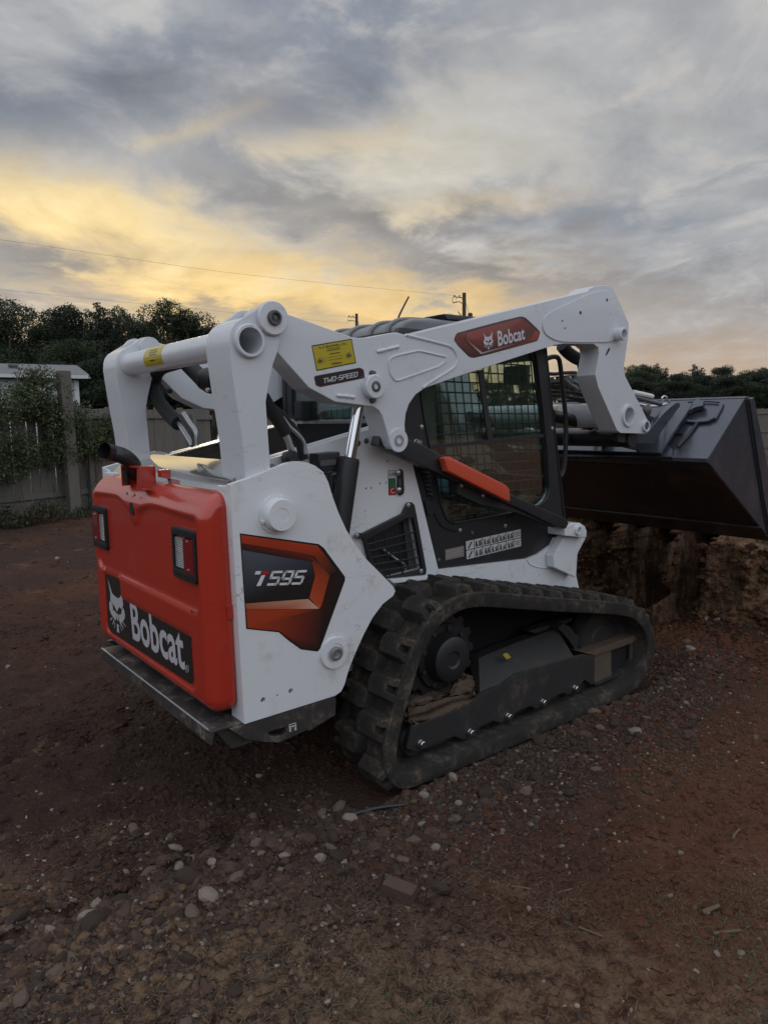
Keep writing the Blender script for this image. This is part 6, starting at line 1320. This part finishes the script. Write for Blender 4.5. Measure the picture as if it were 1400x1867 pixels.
# -- quick-attach frame and bucket
BP0 = (2.33, 0, 1.29); BT = (2.76, 0, 1.655); bd = Vector((BT[0]-BP0[0], 0, BT[2]-BP0[2])).normalized(); bn = Vector((-bd.z, 0, bd.x))
def on_back(n, x, y, off=0.0):
    p0 = Vector(BP0)+bn*off; return on_plane(*cp(n, x, y), p0[:], bn[:])
qa = part(MB().prism(PY('E', [(1062, 792), (1120, 722), (1180, 655), (1240, 602), (1285, 568), (1312, 566), (1322, 600), (1180, 790), (1078, 945), (960, 945), (760, 930), (742, 850), (1010, 852)], -.57), -.59, -.555), 'attach_plate', 'bucket', bevel=.004)
part(MB().prism([(1.96, 1.53), (2.04, 1.50), (2.22, 1.36), (2.30, 1.31), (2.29, 1.27), (2.12, 1.30), (1.94, 1.44)], .59, .555), 'attach_plate', 'bucket', bevel=.004)
for y in (-.45, .45): part(MB().prism([(1.98, 1.53), (2.20, 1.60), (2.56, 1.52), (2.34, 1.33), (2.05, 1.38)], y, y+.02), 'attach_rib', 'bucket', qa, bevel=.003)
q0 = Vector(BP0)+bn*.03; q1 = Vector(BP0)+bd*.46+bn*.03
part(MB().prism([(q0.x, q0.z), (q1.x, q1.z), (q1.x+bn.x*.02, q1.z+bn.z*.02), (q0.x+bn.x*.02, q0.z+bn.z*.02)], -.60, .60), 'attach_face', 'bucket', qa, bevel=.003)
part(MB().lathe((2.0, -.60, 1.42), (0, 1, 0), [(0, .05), (1.2, .05)], 18), 'attach_crossbar', 'black', qa)
lev = hE([(915, 478), (1000, 495), (1090, 516)], -.50); part(MB().tube(lev, .016, 8), 'attach_lever', 'label', qa); lev = hE([(930, 520), (1020, 545), (1170, 585)], -.50); part(MB().tube(lev, .014, 8), 'attach_lever', 'gunmetal', qa)
part(MB().tube(hE([(960, 585), (1060, 605), (1150, 600), (1215, 580)], -.45), .010, 8), 'attach_rod', 'steel', qa)
part(MB().tube(curve_pts(hE([(1190, 560), (1180, 530), (1198, 512), (1222, 520), (1228, 545), (1260, 568)], -.45), 5), .006, 8), 'lock_ring', 'steel', qa)
c = hE([(1030, 640)], -.48)[0]; part(MB().lathe(c, (0, -1, 0), [(0, .03), (.02, .035), (.03, .02)], 14), 'attach_pivot', 'gunmetal', qa)
A = hE([(470, 915), (500, 855), (620, 855), (590, 915)], -.20)
D = y_decal(-.20); D.poly([(p[0], p[2]) for p in A], (.45, .45, .46)); D.poly([(p[0], p[2]) for p in hE([(525, 885), (545, 860), (580, 860), (560, 888)], -.20)], (.16, .16, .17))
part(MB().prism(PY('E', [(320, 960), (330, 860), (640, 845), (760, 850), (740, 960)], -.197), -.199, -.16), 'attach_beam', 'bucket', qa); D.build('attach_label', qa)
# bucket shell
BW = .87; TIP = (3.167, .755); bb = (Vector((TIP[0], TIP[1]))-Vector((BP0[0], BP0[2]))).normalized(); bnn = Vector((-bb.y, bb.x))
out = [(BT[0], BT[2]), (BP0[0]+bd.x*.05, BP0[2]+bd.z*.05), (BP0[0]+.006, BP0[2]+.010), (BP0[0]+.004, BP0[2]-.012), (BP0[0]+bb.x*.05, BP0[2]+bb.y*.05), TIP]
inn = []
for i, p in enumerate(out):
    a = Vector(out[max(i-1, 0)]); b = Vector(out[min(i+1, len(out)-1)]); t = (b-a).normalized(); nrm = Vector((-t.y, t.x)); inn.append(tuple(Vector(p)+nrm*.014))
bk = part(MB().prism(out+inn[::-1], -BW, BW), 'bucket', 'bucket', bevel=.002)
w0 = Vector((BP0[0], BP0[2]))+bb*.09-Vector((-bb.y, bb.x))*.004; w1 = Vector(TIP)-Vector((-bb.y, bb.x))*.004
part(MB().prism([tuple(w0), tuple(w1), tuple(w1+bnn*.003), tuple(w0+bnn*.003)], -BW+.004, BW-.004), 'worn_bottom', 'bucketbot', bk)
part(MB().prism([tuple(Vector(TIP)-bb*.16-bnn*.006), tuple(Vector(TIP)+bb*.07-bnn*.004), tuple(Vector(TIP)+bb*.07+bnn*.004), tuple(Vector(TIP)-bb*.16-bnn*.022)], -BW-.01, BW+.01), 'cutting_edge', 'bucketbot', bk, bevel=.003)
for sy in (-1, 1):
    sd = part(MB().prism([(BT[0]-.002, BT[2]-.002), (BP0[0]+.03, BP0[2]+.020), (BP0[0]+.012, BP0[2]-.002), (BP0[0]+.04, BP0[2]-.022), (TIP[0]-.01, TIP[1]+.008), (3.055, .99)], sy*(BW+.002), sy*(BW-.014)), 'bucket_side', 'bucket', bk, bevel=.002)
    part(MB().prism([(2.775, 1.645), (2.83, 1.655), (3.16, 1.06), (3.235, .80), (3.19, .752), (3.06, .985)], sy*(BW+.022), sy*(BW+.003)), 'side_cutter', 'bucket', bk, bevel=.003)
    part(MB().tube([(2.765, sy*(BW+.004), 1.64), (3.05, sy*(BW+.004), .99), (3.165, sy*(BW+.004), .765)], .008, 6), 'weld_bead', 'plastic', bk)
part(MB().prism([(BT[0]-.01, BT[2]-.004), (BT[0]+.006, BT[2]+.006), (BT[0]+.05, BT[2]+.004), (BT[0]+.05, BT[2]-.02)], -BW-.004, BW+.004), 'top_lip', 'bucket', bk, bevel=.002)
# stiffeners, hook rails and cut-outs on the back of the bucket
def rail(name, n, L, r, off=.012, mat='bucket'):
    part(MB().tube([on_back(n, *q, off) for q in L], r, 6), name, mat, bk)
rail('stiffener', '7', [(1078, 432), (1070, 460), (1035, 525), (1000, 540), (940, 546), (870, 541)], .012)
rail('stiffener', '7', [(935, 550), (880, 625), (820, 690)], .010, mat='plastic'); rail('stiffener', '7', [(930, 425), (880, 490), (800, 580), (715, 672)], .014)
rail('stiffener', '7', [(778, 642), (795, 616), (846, 612)], .008, mat='plastic'); rail('hook_rail', '7', [(810, 470), (740, 570), (665, 668)], .016)
rail('hook_rail', '7', [(880, 428), (1000, 424), (1080, 430)], .006)
hk = [on_back('7', *q, .015) for q in ((890, 500), (905, 470), (930, 440), (945, 418), (960, 440), (980, 445), (975, 470), (930, 480))]
mb = MB(); mb.add(hk+[tuple(Vector(p)+bn*.03) for p in hk], [tuple(range(7, -1, -1)), tuple(range(8, 16))]+[(i, (i+1) % 8, 8+(i+1) % 8, 8+i) for i in range(8)]); part(mb, 'bucket_hook', 'bucket', bk)
fl = [on_back('7', *q, .02) for q in ((140, 675), (770, 685), (790, 705), (785, 750), (150, 745))]
mb = MB(); mb.add(fl+[tuple(Vector(p)-bn*.03) for p in fl], [tuple(range(4, -1, -1)), tuple(range(5, 10))]+[(i, (i+1) % 5, 5+(i+1) % 5, 5+i) for i in range(5)]); part(mb, 'lower_flange', 'bucket', bk, bevel=.003)
